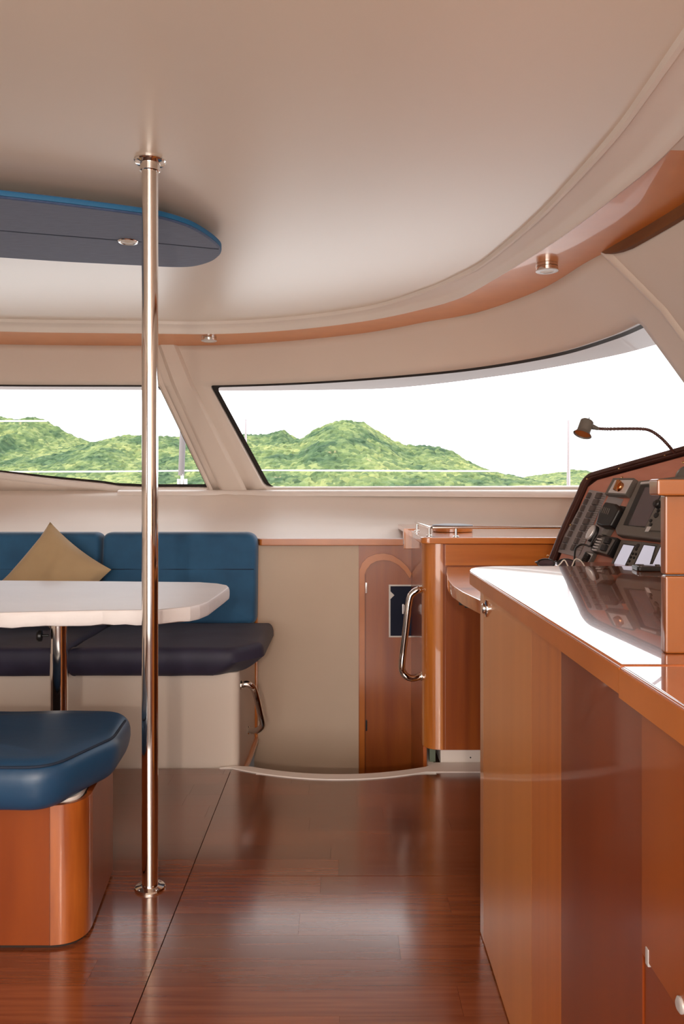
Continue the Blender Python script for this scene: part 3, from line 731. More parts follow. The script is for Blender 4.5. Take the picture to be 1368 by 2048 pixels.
r_ = bmesh.ops.extrude_face_region(bw, geom=bw.faces[:]); bmesh.ops.translate(bw, verts=[g for g in r_['geom'] if isinstance(g, bmesh.types.BMVert)], vec=(0, .035, 0))
struct(obj('wall_door', bw, M['wood_door'], smooth=False), 'cherry wood bulkhead around the arched door')
obj_ = NB(); box(obj_, xd(807), .340, 3.675, 3.73, .80, .893, .002); struct(obj('trim_11', obj_, M['wood_v']), 'short cherry wood upstand beside the ledge')
outp = [V((xd(x), zd(y_))) for x, y_ in ((719, 1560), (719, 1300), (719, 1140), (724, 1126), (735, 1114), (752, 1107.5), (768, 1106.5), (785, 1110), (802, 1121), (815, 1134), (823, 1147))]
inp = [V((xd(x), zd(y_))) for x, y_ in ((729, 1560), (729, 1300), (729, 1148), (733, 1138), (741, 1128), (753, 1121.5), (766, 1119.5), (780, 1121), (796, 1129), (809, 1141), (819, 1156))]
bm = NB(); faces_grid(bm, [[V((p.x, YD, p.y)) for p in outp], [V((p.x, YD - .014, p.y)) for p in outp], [V((p.x, YD - .014, p.y)) for p in inp], [V((p.x, YD + .02, p.y)) for p in inp]])
struct(obj('trim_12', bm, M['wood_arch']), 'arched cherry wood moulding around the door')
dr = thing('door_1', (.2, 3.72, -1.0), 'narrow arched cherry wood door at the foot of the stairs', None, kind='structure')
leaf = [V((xd(731.5), -1.04)), V((xd(731.5), zd(1146)))] + [p + V((0, -.001)) for p in inner] + [V((.332, zd(1172))), V((.332, -1.04))]
bm = NB(); prism(bm, leaf, 0, .022, fn=lambda x, z, d: V((x, YD + .014 + d, z))); obj('leaf', bm, M['wood_door'], dr, smooth=False)
for yy in (1176, 1452):
    z = zd(yy); bm = NB(); box(bm, xd(729.5), xd(734.5), YD + .002, YD + .016, z - .024, z + .024, .001); obj('hinge', bm, M['chrome'] if yy < 1300 else M['black'], dr)
# navy chart poster on the door: white border, navy field, white triangle
pos = thing('door_poster', (xd(800), YD + .012, zd(1275)), 'dark navy poster with a white border on the arched door', 'poster')
def flat(bm, pts, Y): bm.faces.new([bm.verts.new((p[0], Y, p[1])) for p in pts])
def prect(x0, x1, y0, y1, Y, th=.0015):
    return Box(xd(x0), xd(x1), Y - th, Y, zd(y1), zd(y0))
obj('border', prect(778, 836, 1170, 1275.5, YD + .0135), M['poster_white'], pos, smooth=False)
obj('print', prect(781.2, 833, 1173, 1272.5, YD + .0125, .0012), M['poster_navy'], pos, smooth=False)
bm = NB(); prism(bm, [V((xd(x), zd(y_))) for x, y_ in ((781, 1183), (789, 1191), (781, 1199))], 0, .0008, fn=lambda x, z, d: V((x, YD + .0112 - d, z))); obj('arrow', bm, M['poster_white'], pos, smooth=False)
bm = NB(); box(bm, xd(805), xd(809), YD - .03, YD + .012, zd(1222), zd(1208), .003); box(bm, xd(803), xd(807), YD - .034, YD - .026, zd(1226), zd(1206), .003)
obj('latch', bm, M['silver'], dr)

# ------------------------------------------------------------------ forward cabinet beside the stairs
YC = 3.12
cab = thing('forward_cabinet', (.7, 3.4, .056), 'tall cherry wood cabinet with rounded corner beside the stairs', 'cabinet')
XL = .320
body = rpoly([(XL, YC), (1.16, YC), (1.16, 4.05), (XL, 4.05)], [.075, 0, 0, 0], 12)
bm = NB(); prism(bm, body, .056, .862); obj('carcass', bm, M['wood_dark'], cab)
bm = NB(); cor = [p for p in body[:13]]; c_in = [V((p.x + .006, p.y + .006)) for p in cor]
faces_grid(bm, [[V((p.x - .002, p.y - .002, z)) for p in cor] for z in (.058, .861)]); obj('corner_post', bm, M['wood_v'], cab)
for (x0, x1, z0, z1, nm, mm) in ((.402, 1.15, .776, .858, 'upper_panel', 'wood_h'), (.402, 1.15, .058, .772, 'lower_panel', 'wood_dark')):
    bm = NB(); box(bm, x0, x1, YC - .004, YC + .01, z0, z1, .0015); obj(nm, bm, M[mm], cab)
bm = NB(); prism(bm, rpoly([(.306, 3.085), (1.17, 3.085), (1.17, 4.28), (.30, 4.28)], [.035, 0, 0, 0], 8), .862, .887, .004); obj('top', bm, M['wood_h'], cab)
bm = NB(); box(bm, .385, 1.16, YC + .01, 4.0, -.005, .056, .004); obj('plinth', bm, M['white'], cab)
bm = NB(); box(bm, XL, XL + .014, YC + .03, 3.69, -1.0, .06, .001); obj('side_skirt', bm, M['wood_dark'], cab)
obj('screw_hole', lathe(NB(), [(.003, 0), (.003, .0012), (.001, .0015)], (px(941, 1515, YC + .01).x, YC + .01, px(941, 1515, YC + .01).z), (0, -1, 0), 10), M['black'], cab)
bm = NB(); box(bm, .345, .368, YC + .03, YC + .06, .0, .058); obj('green_foot', bm, mat('greenish_edge', (.13, .16, .11), .5), cab)
# fiddle rail on the cabinet top
rail = thing('fiddle_rail', (.5, 3.12, .887), 'low chrome rail along the edge of the cabinet top', 'rail')
zr = .887 + .036
rp_ = [px(831, 1034, 3.62), px(846, 1041, 3.36), px(859, 1049, 3.17), px(866, 1051, 3.13), px(880, 1051.5, 3.12), px(1010, 1052, 3.12), px(1135, 1052, 3.12)]
for p in rp_: p.z = zr
obj('bar', tube(NB(), [rp_[0]] + smoothpts(rp_[1:], 5), .0055, 14), M['chrome'], rail)
for x, Y in ((834, 3.57), (858.5, 3.18), (912, 3.12), (1130, 3.12)):
    p = px(x, 1050, Y); bm = NB(); lathe(bm, [(.013, 0), (.013, .003), (.006, .005), (.0055, .010), (.005, .036)], (p.x, p.y, .887), seg=16); obj('post', bm, M['chrome'], rail)
dc = px(905, 1061, 3.52)
dish = thing('round_tray', (dc.x, dc.y, .887), 'round dark-topped tray with wooden rim behind the fiddle rail', 'tray')
obj('rim', lathe(NB(), [(.083, 0), (.088, .002), (.088, .021), (.085, .023)], (dc.x, dc.y, .887), seg=40), M['wood_h'], dish)
obj('lid', lathe(NB(), [(.086, .023), (.090, .025), (.088, .030), (.05, .034)], (dc.x, dc.y, .887), seg=40), M['brownrim'], dish)
h0 = V((XL, 3.19, px(846, 1180, 3.16).z)); h9 = V((XL, 3.20, px(844, 1354, 3.18).z))
handle_tube('grab_handle', [h0, P(836, 1180, 3.17), P(826, 1186, 3.17), P(819, 1200, 3.17), P(812, 1258, 3.17), P(804, 1326, 3.17), P(806, 1344, 3.18), P(815, 1354, 3.18), P(828, 1356, 3.19), h9], .0135, 'long chrome grab handle on the corner of the forward cabinet', [(h0, (-1, 0, 0)), (h9, (-1, 0, 0))])

# ------------------------------------------------------------------ chart desk
desk = thing('chart_desk', (.8, 2.6, .735), 'cherry chart desk with a curved front edge behind the galley counter', 'desk')
dl = [pz(x, y_, .773) for x, y_ in ((893.5, 1133), (893, 1146), (896, 1159), (904, 1170), (925, 1184), (959, 1200))]
dpts = [(p.x, p.y) for p in dl] + [(.40, 2.03), (.47, 1.965), (1.2, 1.965), (1.2, 3.113), (.41, 3.113)]
bm = NB(); prism(bm, [V(p) for p in dpts], .735, .773, .003); obj('desk_top', bm, M['wood_h'], desk)
bm = NB(); box(bm, .80, 1.2, 1.98, 3.11, .0, .735); obj('pedestal', bm, M['wood_dark'], desk, smooth=False)
b1 = px(932, 1217, 2.45)
bm = NB(); t_ = NB(); box(t_, -.04, .04, -.012, .012, -.008, .008, .002); box(t_, -.02, .02, -.018, .018, -.014, -.004, .002); merge(bm, t_, Matrix.Translation((b1.x + .02, b1.y, .724)) @ Matrix.Rotation(R(-25), 4, 'Z'))
obj('black_catch', bm, M['black'], desk)

# ------------------------------------------------------------------ galley cabinet and counter
gal = thing('galley_cabinet', (.8, 1.0, 0), 'large glossy cherry galley cabinet along the right side', 'cabinet')
XG = .334
bm = NB(); prism(bm, rpoly([(XG + .004, -.9), (1.42, -.9), (1.42, 1.94), (XG + .004, 1.94)], [0, 0, 0, .012], 5), .0, .829); obj('carcass', bm, M['dark_gap'], gal)
bm = NB(); prism(bm, rpoly([(XG, 1.887), (XG + .03, 1.887), (XG + .03, 1.943), (XG, 1.943)], [0, 0, 0, .012], 6), .004, .829); obj('corner_post', bm, M['wood_galley'], gal)
M['refl_light'] = wood('cherry_light_reflection', (2.2, 2.2, .12), (.52, .17, .022), (.66, .235, .04), .35, .5, .06)
M['refl_mid'] = wood('cherry_mid_reflection', (6, 6, .15), (.42, .105, .008), (.58, .17, .016), .35, .5, .06)
M['refl_dark'] = wood('cherry_dark_reflection', (2.2, 2.2, .12), (.14, .018, .002), (.25, .045, .004), .35, .6, .06)  # dark red paints the floor's reflection into the wood
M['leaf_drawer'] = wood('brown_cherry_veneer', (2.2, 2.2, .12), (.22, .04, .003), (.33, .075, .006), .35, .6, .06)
for ya, yb, mm in ((1.411, 1.8855, 'refl_light'), (1.22, 1.4105, 'refl_mid'), (.8895, 1.2195, 'refl_dark')):  # cherry side cut into bands whose tones paint its bright and dark reflections
    bm = NB(); box(bm, XG, XG + .01, ya, yb, .006, .828, .0003); obj('side_panel_band', bm, M[mm], gal)
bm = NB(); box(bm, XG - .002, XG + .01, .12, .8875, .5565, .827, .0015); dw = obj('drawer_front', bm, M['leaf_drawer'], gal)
bm = NB(); box(bm, XG + .002, XG + .01, .12, .8875, .006, .5535, .001); obj('lower_panel', bm, M['refl_dark'], gal)
obj('catch', lathe(NB(), [(.004, 0), (.008, .0), (.008, .002), (.005, .004)], (XG - .002, .783, .566), (-1, 0, 0), 20), M['silver'], dw)
bm = NB(); box(bm, XG - .003, XG + .002, .866, .874, .553, .572, .001); obj('hinge', bm, M['silver'], gal)
lk = px(973, 1217, 1.85)
lock = obj('push_latch', lathe(NB(), [(.001, 0), (.020, 0), (.0195, .003), (.012, .005), (.0115, .009), (.009, .011), (.001, .0115)], (XG, lk.y, lk.z), (-1, 0, 0), 28), M['chrome'], gal)
ctop = thing('galley_counter', (.8, 1.5, .83), 'glossy varnished cherry counter top with a rounded far corner', 'counter')
ZK = .865
bm = NB(); prism(bm, rpoly([(.326, .9385), (1.42, .9385), (1.42, 2.16), (.326, 2.16)], [0, 0, 0, .13], 12), .829, ZK, .004, seg=3); obj('slab', bm, M['wood_top'], ctop)
bm = NB(); prism(bm, rpoly([(.3245, .9385), (.3265, .9385), (.3265, 2.03), (.3245, 2.03)], 0), .831, ZK - .004); obj('edge_band', bm, M['wood_arch'], ctop)
bm = NB(); prism(bm, [(.326, -.9), (1.42, -.9), (1.42, .9365), (.326, .9365)], .829, ZK - .001, .004, seg=3); c2 = obj('near_slab', bm, M['wood_top'], ctop)
bm = NB(); prism(bm, [(.3240, -.9), (.3265, -.9), (.3265, .9365), (.3240, .9365)], .827, ZK - .005); obj('near_edge_band', bm, M['wood_arch'], ctop)
# low divider board standing on the counter
dv = thing('divider_board', (.7, 1.0, ZK), 'upright cherry divider with a capping rail on the galley counter', 'divider')
bm = NB(); box(bm, .4045, 1.3, 1.000, 1.017, ZK, .9625, .003); obj('lower_board', bm, M['divider'], dv)
bm = NB(); box(bm, .4040, 1.3, 1.000, 1.017, .9640, 1.064, .003); obj('upper_board', bm, M['divider'], dv)
bm = NB(); box(bm, .3885, 1.3, .985, 1.014, 1.063, 1.0835, .003); obj('capping_rail', bm, M['divider'], dv)

# ------------------------------------------------------------------ instrument panel
O0 = px(1092, 1135, 2.75)
h_ = V((math.sin(R(22)), -math.cos(R(22)), 0)); nh = V((math.cos(R(22)), math.sin(R(22)), 0)); th_ = R(27.5)
up_ = nh * math.sin(th_) + V((0, 0, 1)) * math.cos(th_)
nn_ = h_.cross(up_); 
if nn_.dot(V((0, 0, CH)) - O0) < 0: nn_ = -nn_
def unp(x, y_, k=0):
    """pixel sight line met with the panel plane raised by k: local (along, up)"""
    d = V(((x - CX) / FP, 1, -(y_ - HZ) / FP)); o = V((0, 0, CH)); p0 = O0 + nn_ * k
    t = (p0 - o).dot(nn_) / d.dot(nn_); q = o + d * t - p0
    return V((q.dot(h_), q.dot(up_)))
def loc(a, b, k): return O0 + h_ * a + up_ * b + nn_ * k
FN = lambda a, b, k: loc(a, b, k)
def U(pts, k): return [unp(x, y_, k) for x, y_ in pts]
def piece(pts, k0, k1, rad=0, bev=.001, n=4): return prism(NB(), rpoly(U(pts, k1), rad, n) if rad else U(pts, k1), k0, k1, bev, FN)
ip = thing('instrument_console', loc(.4, 0, 0), 'tilted reddish wood instrument console with a brown padded rim', 'instrument panel')
edge_in = [(1106, 1150), (1163, 1004), (1176, 974), (1195, 960), (1368, 913), (1560, 862), (1500, 1250)]
bm = NB(); prism(bm, U(edge_in, 0), -.02, 0, 0, FN); obj('wood_face', bm, M['mahog'], ip, smooth=False)
rim_path = [(1094, 1140), (1104, 1117), (1130, 1052), (1160, 985), (1168, 966), (1180, 953), (1200, 946), (1250, 932), (1368, 899), (1560, 846)]
pp = [loc(*unp(x, y_, .008), .004) for x, y_ in rim_path]
sp = [pp[0]] + smoothpts(pp[1:], 5)
bm = NB()
def ribbon(bm, path, prof):
    rows = []
    for i, p in enumerate(path):
        t = (path[min(i + 1, len(path) - 1)] - path[max(i - 1, 0)]).normalized(); s = t.cross(nn_).normalized()
        rows.append([p + s * a + nn_ * b for a, b in prof])
    faces_grid(bm, rows)
rw = .0125
ribbon(bm, sp, [(-rw, -.03), (-rw, .004), (-rw * .6, .012), (0, .014), (rw * .5, .012), (rw * .62, .005), (rw * .78, .009), (rw, .007), (rw, -.004)])
obj('padded_rim', bm, M['brownrim'], ip)
bm = NB(); ribbon(bm, sp, [(rw * .60, .006), (rw * .68, .0085), (rw * .76, .009)]); obj('rim_piping', bm, M['bronze'], ip)
bm = NB(); prism(bm, U([(1092, 1145), (1164, 962), (1182, 948), (1560, 843), (1500, 1260)], 0), -.30, -.018, 0, lambda a, b, k: loc(a, b, k)); obj('console_box', bm, M['brownrim'], ip, smooth=False)
for x, y_ in ((1173, 957), (1237, 936), (1329, 909), (1094, 1111), (1243, 954), (1365, 924), (1140, 1049)):
    a, b = unp(x, y_, .016); obj('brass_screw', lathe(NB(), [(.0035, -.002), (.0032, .001), (.001, .0022)], loc(a, b, .014), nn_, 10), M['brass'], ip)

def on_panel(name, anchor, lab, cat, group=None):
    a, b = unp(*anchor); return thing(name, loc(a, b, 0), lab, cat, group)
# switch panels
g3 = 'rows of black rocker switches'
def switch_panel(poly, cols, lab, ins=None):
    t = on_panel('switch_panel', poly[0], lab, 'switch panel')
    obj('plate', piece(poly, 0, .004, .0, .0006), M['greyl'], t)
    return t
sw = switch_panel([(1179, 979), (1214, 986), (1156, 1114), (1111, 1103)], None, 'grey switch panel with two columns of black rocker switches')
def rocker(c, w_, h__, par):
    (a, b) = unp(c[0], c[1], .012); ex_ = (unp(c[0] - 10, c[1] + 22.5, .012) - V((a, b))); d = ex_.normalized(); e = V((d.y, -d.x))
    if e.x < 0: e = -e
    pts = [V((a, b)) + d * (h__ * .5 * i) + e * (w_ * .5 * j) for i, j in ((-1, -1), (-1, 1), (1, 1), (1, -1))]
    obj('rocker_switch', prism(NB(), pts, .003, .013, .002, FN), M['rocker'], par)
for i in range(9):
    f = i / 8
    c = (1176 + (1126 - 1176) * f - (0 if i < 7 else 2), 990 + (1092 - 990) * f)
    rocker(c, .013 if i < 7 else .019, .0205, sw)
for i in range(9):
    f = i / 8
    c = (1195.5 + (1146 - 1195.5) * f - (0 if i < 6 else 1), 990.5 + (1094 - 990.5) * f)
    rocker(c, .024 if i < 6 else .016, .0205, sw)
# fine engraved legend lines of the panel
bm = NB()
for i in range(26):
    f = i / 25; x, y_ = 1207 + (1160 - 1207) * f, 993 + (1100 - 993) * f
    q = U([(x - 5, y_ - 1), (x + 3.4, y_ + .2), (x + 3.2, y_ + 1.2), (x - 5.2, y_)], .0046); prism(bm, q, .004, .0046, 0, FN)
tag(obj('legend_lines', bm, M['grey'], sw, smooth=False), kind='stuff')
sw2 = on_panel('meter_plate', (1225, 1060), 'narrow grey plate behind the handsets on the instrument console', 'plate')
obj('plate', piece([(1217, 991), (1246, 998), (1178, 1134), (1138, 1124), (1160, 1110)], 0, .003, 0, .0005), M['greyl'], sw2)
# rotary switch in a white box
rs = on_panel('rotary_switch', (1250, 975), 'white square rotary battery switch at the top of the console', 'switch')
obj('housing', prism(NB(), U([(1231, 959), (1272, 959), (1256, 994), (1214, 991)], .012), 0, .024, .002, FN), M['grey'], rs)
obj('white_face', prism(NB(), U([(1230, 960), (1265, 960), (1250, 987), (1216, 985)], .026), .0235, .0265, .001, FN), M['silver'], rs)
a, b = unp(1238, 973, .03)
obj('knob', lathe(NB(), [(.003, 0), (.017, 0), (.016, .006), (.013, .010), (.004, .011)], loc(a, b, .026), nn_, 24), M['bronze'], rs)
bm = NB(); prism(bm, [V((a - .005, b - .018)), V((a + .005, b - .018)), V((a + .005, b + .018)), V((a - .005, b + .018))], .03, .046, .003, FN); obj('knob_grip', bm, M['bronze'], rs)
# black handheld microphone with holder
mic = on_panel('radio_microphone', (1215, 1030), 'black fist microphone hooked on the instrument console', 'microphone')
bm = NB(); prism(bm, rpoly(U([(1211, 1004), (1233, 1008), (1240, 1020), (1222, 1053), (1204, 1053), (1192, 1048), (1199, 1022)], .04), .008, 5), .012, .044, .007, FN, seg=4); obj('body', bm, M['black'], mic)
bm = NB()
for k in range(5):
    q = U([(1205 + k * 3.4, 1013 + k * 1.0), (1206.4 + k * 3.4, 1013.4 + k * 1.0), (1202 + k * 3.4, 1025 + k * 1.0), (1200.6 + k * 3.4, 1024.6 + k)], .0445); prism(bm, q, .043, .0452, 0, FN)
tag(obj('grille_slots', bm, M['grey'], mic), kind='stuff')
obj('holder', prism(NB(), rpoly(U([(1240, 1011), (1252, 1013), (1238, 1044), (1226, 1041)], .02), .004), .0, .022, .003, FN), M['black'], mic)
obj('hook', prism(NB(), rpoly(U([(1212, 1052), (1224, 1056), (1214, 1072), (1204, 1070)], .014), .003), .0, .02, .003, FN), M['grey'], mic)
# silver oval handset
a, b = unp(1183, 1066, .012)
e1 = (unp(1191, 1052, .012) - unp(1175, 1081, .012)).normalized(); e2 = V((e1.y, -e1.x)); Lh = (unp(1191, 1052, .012) - unp(1175, 1081, .012)).length / 2
op = [V((a, b)) + e1 * Lh * math.cos(q) + e2 * .014 * math.sin(q) for q in [2 * math.pi * k / 28 for k in range(28)]]
o = thing('oval_handset', loc(a, b, 0), 'silver oval remote hung below the black microphone', 'remote')
obj('shell', prism(NB(), op, .004, .022, .006, FN, seg=4), M['silver'], o)
op2 = [V((a, b)) + e2 * .005 + e1 * Lh * 1.06 * math.cos(q) + e2 * .016 * math.sin(q) for q in [2 * math.pi * k / 28 for k in range(28)]]
obj('back_cover', prism(NB(), op2, .001, .014, .004, FN, seg=3), M['black'], o)
# black radio control unit
rad = on_panel('radio_unit', (1215, 1095), 'chunky black radio unit with two large buttons on the console', 'radio')
obj('housing', prism(NB(), rpoly(U([(1200, 1071), (1239, 1077), (1220, 1113), (1184, 1103), (1184, 1094)], .02), .005), 0, .028, .004, FN), M['black'], rad)
obj('front', prism(NB(), rpoly(U([(1202, 1073), (1228, 1078), (1211, 1108), (1187, 1101)], .034), .004), .024, .034, .003, FN), M['grey'], rad)
for x, y_ in ((1214, 1081), (1207, 1095)):
    a, b = unp(x, y_, .04); obj('push_button', prism(NB(), rpoly([V((a + i, b + j)) for i, j in ((-.012, -.010), (.012, -.010), (.012, .010), (-.012, .010))], .003), .03, .044, .003, FN), M['black'], rad)
bm = NB()
for k in range(5):
    x, y_ = 1200 - k * 2.6, 1077 + k * 5.3; q = U([(x - 6, y_ - 1.2), (x + 3, y_ + .6), (x + 2.2, y_ + 2.8), (x - 6.6, y_ + 1)], .038); prism(bm, q, .03, .038, .0008, FN)
obj('side_ribs', bm, M['silver'], rad)
# coiled cable and loop
cb = on_panel('coiled_cable', (1166, 1128), 'black coiled cable looping up to the radio handset', 'cable')
pth = smoothpts([loc(*unp(x, y_, .03), .03) for x, y_ in ((1149, 1133), (1149, 1112), (1152, 1096), (1163, 1089), (1172, 1090), (1180, 1092), (1186, 1080), (1194, 1066))], 6)
obj('loop', tube(NB(), pth, .0032, 8), M['black'], cb)
ax = [loc(*unp(x, y_, .03), .03) for x, y_ in ((1176, 1108), (1171, 1118), (1162, 1133))]
ax = smoothpts(ax, 10); hel = []
nturn = 9
for k in range(nturn * 12 + 1):
    f = k / (nturn * 12); i = min(int(f * (len(ax) - 1)), len(ax) - 2); p = ax[i].lerp(ax[i + 1], f * (len(ax) - 1) - i)
    t = (ax[-1] - ax[0]).normalized(); s1 = t.cross(nn_).normalized(); an = 2 * math.pi * nturn * f
    hel.append(p + (s1 * math.cos(an) + nn_ * math.sin(an)) * .009)
obj('coil', tube(NB(), hel, .0028, 7), M['black'], cb)
sb = on_panel('small_meter', (1175, 1125), 'small silver meter box behind the coiled cable', 'meter')
obj('case', prism(NB(), U([(1172, 1102), (1190, 1106), (1176, 1134), (1158, 1130)], .012), 0, .012, .002, FN), M['grey'], sb)
obj('face', prism(NB(), U([(1174, 1105), (1186, 1108), (1174, 1130), (1162, 1127)], .013), .0115, .0135, .0005, FN), M['silver'], sb)
# chart plotter
cp = on_panel('chart_plotter', (1290, 1040), 'large dark grey chart plotter with a screen on the console', 'chart plotter')
obj('case', prism(NB(), rpoly(U([(1276, 961), (1420, 944), (1390, 1092), (1312, 1078), (1233, 1069), (1229, 1058)], .03), .006), 0, .030, .006, FN, seg=3), M['grey'], cp)
obj('dark_bezel', prism(NB(), rpoly(U([(1281, 970), (1332, 967), (1292, 1055), (1246, 1050)], .0315), .003), .029, .0315, .0004, FN), M['black'], cp)
obj('screen', prism(NB(), U([(1290, 975), (1329, 972), (1291, 1053), (1257, 1050)], .0325), .031, .0325, 0, FN), M['screen'], cp)
obj('highlight_strip', prism(NB(), U([(1282, 964), (1312, 961), (1311, 965), (1280, 968)], .0325), .0295, .0325, .0005, FN), M['silver'], cp)
obj('key_strip', prism(NB(), rpoly(U([(1333, 968), (1362, 966), (1325, 1062), (1287, 1060)], .036), .003), .028, .036, .002, FN), M['grey'], cp)
a, b = unp(1312, 1006, .05); obj('rotary_knob', lathe(NB(), [(.003, 0), (.0125, 0), (.012, .016), (.009, .019), (.002, .0195)], loc(a, b, .034), nn_, 24), M['black'], cp)
for x, y_, r2 in ((1301, 1041, .0055), (1312, 1030, .009), (1316, 1021, .006), (1301, 1049, .006)):
    a, b = unp(x, y_, .038); obj('key', lathe(NB(), [(.001, 0), (r2, 0), (r2 * .9, .003), (.001, .0035)], loc(a, b, .036), nn_, 16), M['black'], cp)
obj('card_label', prism(NB(), U([(1294, 1053), (1302, 1053), (1296, 1063), (1289, 1063)], .0375), .0355, .0375, .0004, FN), M['silver'], cp)
# three small displays in a row
def display(poly, scr, keys, lab):
    t = on_panel('instrument_display', poly[0], lab, 'display', 'small square displays on the console')
    obj('case', prism(NB(), rpoly(U(poly, .016), .003), 0, .016, .003, FN, seg=3), M['grey'], t)
    obj('bezel', prism(NB(), U([((x + sum(p[0] for p in scr) / 4 * .08) / 1.08 + 0, (y_ + sum(p[1] for p in scr) / 4 * .08) / 1.08) if 0 else (sum(p[0] for p in scr) / 4 + (x - sum(p[0] for p in scr) / 4) * 1.16, sum(p[1] for p in scr) / 4 + (y_ - sum(p[1] for p in scr) / 4) * 1.1) for x, y_ in scr], .0168), .0155, .0168, 0, FN), M['black'], t)
    obj('screen', prism(NB(), U(scr, .0174), .0166, .0174, 0, FN), M['lcd'], t)
    for x, y_, r2 in keys:
        a, b = unp(x, y_, .018); obj('key', lathe(NB(), [(.001, 0), (r2, 0), (r2 * .85, .0025), (.001, .003)], loc(a, b, .016), nn_, 14), M['black'], t)
display([(1242, 1079), (1283, 1083), (1264, 1137), (1219, 1132)], [(1247, 1089), (1268, 1092), (1249, 1131), (1228, 1127)],
        ((1275, 1091, .0075), (1272, 1098, .0055), (1265, 1107, .0045), (1271, 1108, .0045), (1261, 1114, .0045), (1267, 1115, .0045), (1258, 1122, .0045), (1254, 1130, .004)), 'small grey display with a key column, leftmost of the display row')
display([(1284, 1083), (1316, 1087), (1297, 1139), (1263, 1137)], [(1288, 1090), (1310, 1093), (1298, 1131), (1270, 1128)], (), 'small grey display without keys, in the middle of the display row')
display([(1317, 1087), (1352, 1091), (1335, 1143), (1298, 1139)], [(1321, 1094), (1343, 1097), (1329, 1136), (1304, 1132)], (), 'rightmost small display, half hidden by the divider board')
gg = on_panel('round_gauge', (1364, 946), 'round dark gauge at the right edge of the console', 'gauge')
a, b = unp(1366, 948, .01); obj('bezel', lathe(NB(), [(.001, 0), (.030, 0), (.030, .008), (.026, .012), (.024, .009), (.001, .009)], loc(a, b, 0), nn_, 28), M['grey'], gg)

# ------------------------------------------------------------------ clutter on the counter edge
ph = thing('mobile_phone', pz(1295, 1140, ZK), 'black mobile phone lying on the counter below the displays', 'phone')
p0 = pz(1272, 1141, ZK); 
bm = NB(); prism(bm, rpoly([(p0.x - .005, 2.015), (p0.x + .15, 1.995), (p0.x + .16, 2.065), (p0.x + .005, 2.085)], .01), ZK, ZK + .011, .003, seg=3); obj('case', bm, M['black'], ph)
bm = NB(); prism(bm, rpoly([(p0.x + .001, 2.019), (p0.x + .145, 2.001), (p0.x + .154, 2.061), (p0.x + .010, 2.079)], .007), ZK + .0105, ZK + .0125, .0005); obj('screen', bm, M['screen'], ph)
sg = thing('sunglasses', V((.67, 2.3, .845)), 'black sunglasses just beyond the far edge of the counter', 'sunglasses')
gx = pz(1088, 1134, ZK).x; gy = 2.30; gx = px(1092, 1130, 2.30).x; ZL = .845
obj('ledge', Box(.64, 1.2, 2.168, 2.50, .79, ZL, .003), M['mahog'], ip)
def ringpts(c, rx, rz, n=22): return [V((c[0] + rx * math.cos(2 * math.pi * k / n), c[1] + .006 * math.sin(2 * math.pi * k / n), c[2] + rz * math.sin(2 * math.pi * k / n))) for k in range(n + 1)]
for dx in (0, .058):
    obj('lens_rim', tube(NB(), ringpts((gx + dx, gy, ZL + .014), .024, .0115), .0028, 8), M['black'], sg)
    bm = NB(); lathe(bm, [(.001, 0), (.021, 0), (.021, .001), (.001, .0015)], (0, 0, 0), (0, -1, 0), 22); bmesh.ops.transform(bm, matrix=Matrix.Translation((gx + dx, gy, ZL + .014)) @ Matrix.Diagonal((1, 1, .5, 1)), verts=bm.verts[:]); obj('lens', bm, M['screen'], sg)
    sgn = -1 if dx == 0 else 1
    obj('temple', tube(NB(), [(gx + dx + sgn * .024, gy, ZL + .02), (gx + .03 + sgn * .05, gy - .0 + .045, ZL + .014), (gx + .03 + sgn * .03, gy + .05, ZL + .004)], .002, 6), M['black'], sg)
obj('bridge', tube(NB(), [(gx + .022, gy, ZL + .017), (gx + .029, gy, ZL + .020), (gx + .036, gy, ZL + .017)], .002, 6), M['black'], sg)
wc = thing('white_cable', (gx + .07, 2.28, ZL), 'thin white cable tangled beside the sunglasses', 'cable')
obj('wire', tube(NB(), smoothpts([(gx + .015, 2.26, ZL + .003), (gx + .03, 2.26, ZL + .016), (gx + .045, 2.27, ZL + .026), (gx + .055, 2.25, ZL + .004), (gx + .075, 2.27, ZL + .028), (gx + .095, 2.28, ZL + .022), (gx + .10, 2.25, ZL + .003)], 8), .0018, 6), M['lens'], wc)
# ------------------------------------------------------------------ gooseneck lamp
YL = 2.42
lp = thing('gooseneck_lamp', P(1345, 905, YL), 'black gooseneck chart lamp above the instrument console', 'lamp')
nk = [P(x, y_, YL) for x, y_ in ((1184, 855), (1196, 857), (1215, 858), (1250, 857.5), (1285, 858), (1302, 862), (1320, 874), (1336, 890), (1350, 906))]
nk[-1] = loc(*unp(1349, 907, .01), .006)
sm = smoothpts(nk, 16)
obj('neck', tube(NB(), sm, lambda t: .0047 + .0007 * math.sin(t * 560), 10), M['brownrim'], lp)
axd = (P(1161.5, 871, YL) - P(1175, 841, YL)).normalized(); axd = (axd + V((0, -.28, 0))).normalized(); cH = P(1175, 841, YL)
hl = (P(1161.5, 871, YL) - cH).length
hd = obj('lamp_head', lathe(NB(), [(.001, 0), (.017, .001), (.0200, .004), (.0202, hl * .74), (.0212, hl * .82), (.0265, hl * .97), (.0282, hl), (.0265, hl + .001), (.0195, hl * .8), (.018, hl * .5), (.001, hl * .48)], cH, axd, 32), M['grey'], lp)
obj('reflector', lathe(NB(), [(.001, hl * .62), (.012, hl * .64), (.0235, hl * .9), (.0245, hl * .93)], cH, axd, 28), M['amber'], lp)
obj('collar', tube(NB(), [P(1183, 853, YL), P(1197, 857.5, YL)], lambda t: .009 - .004 * t, 12), M['grey'], lp)
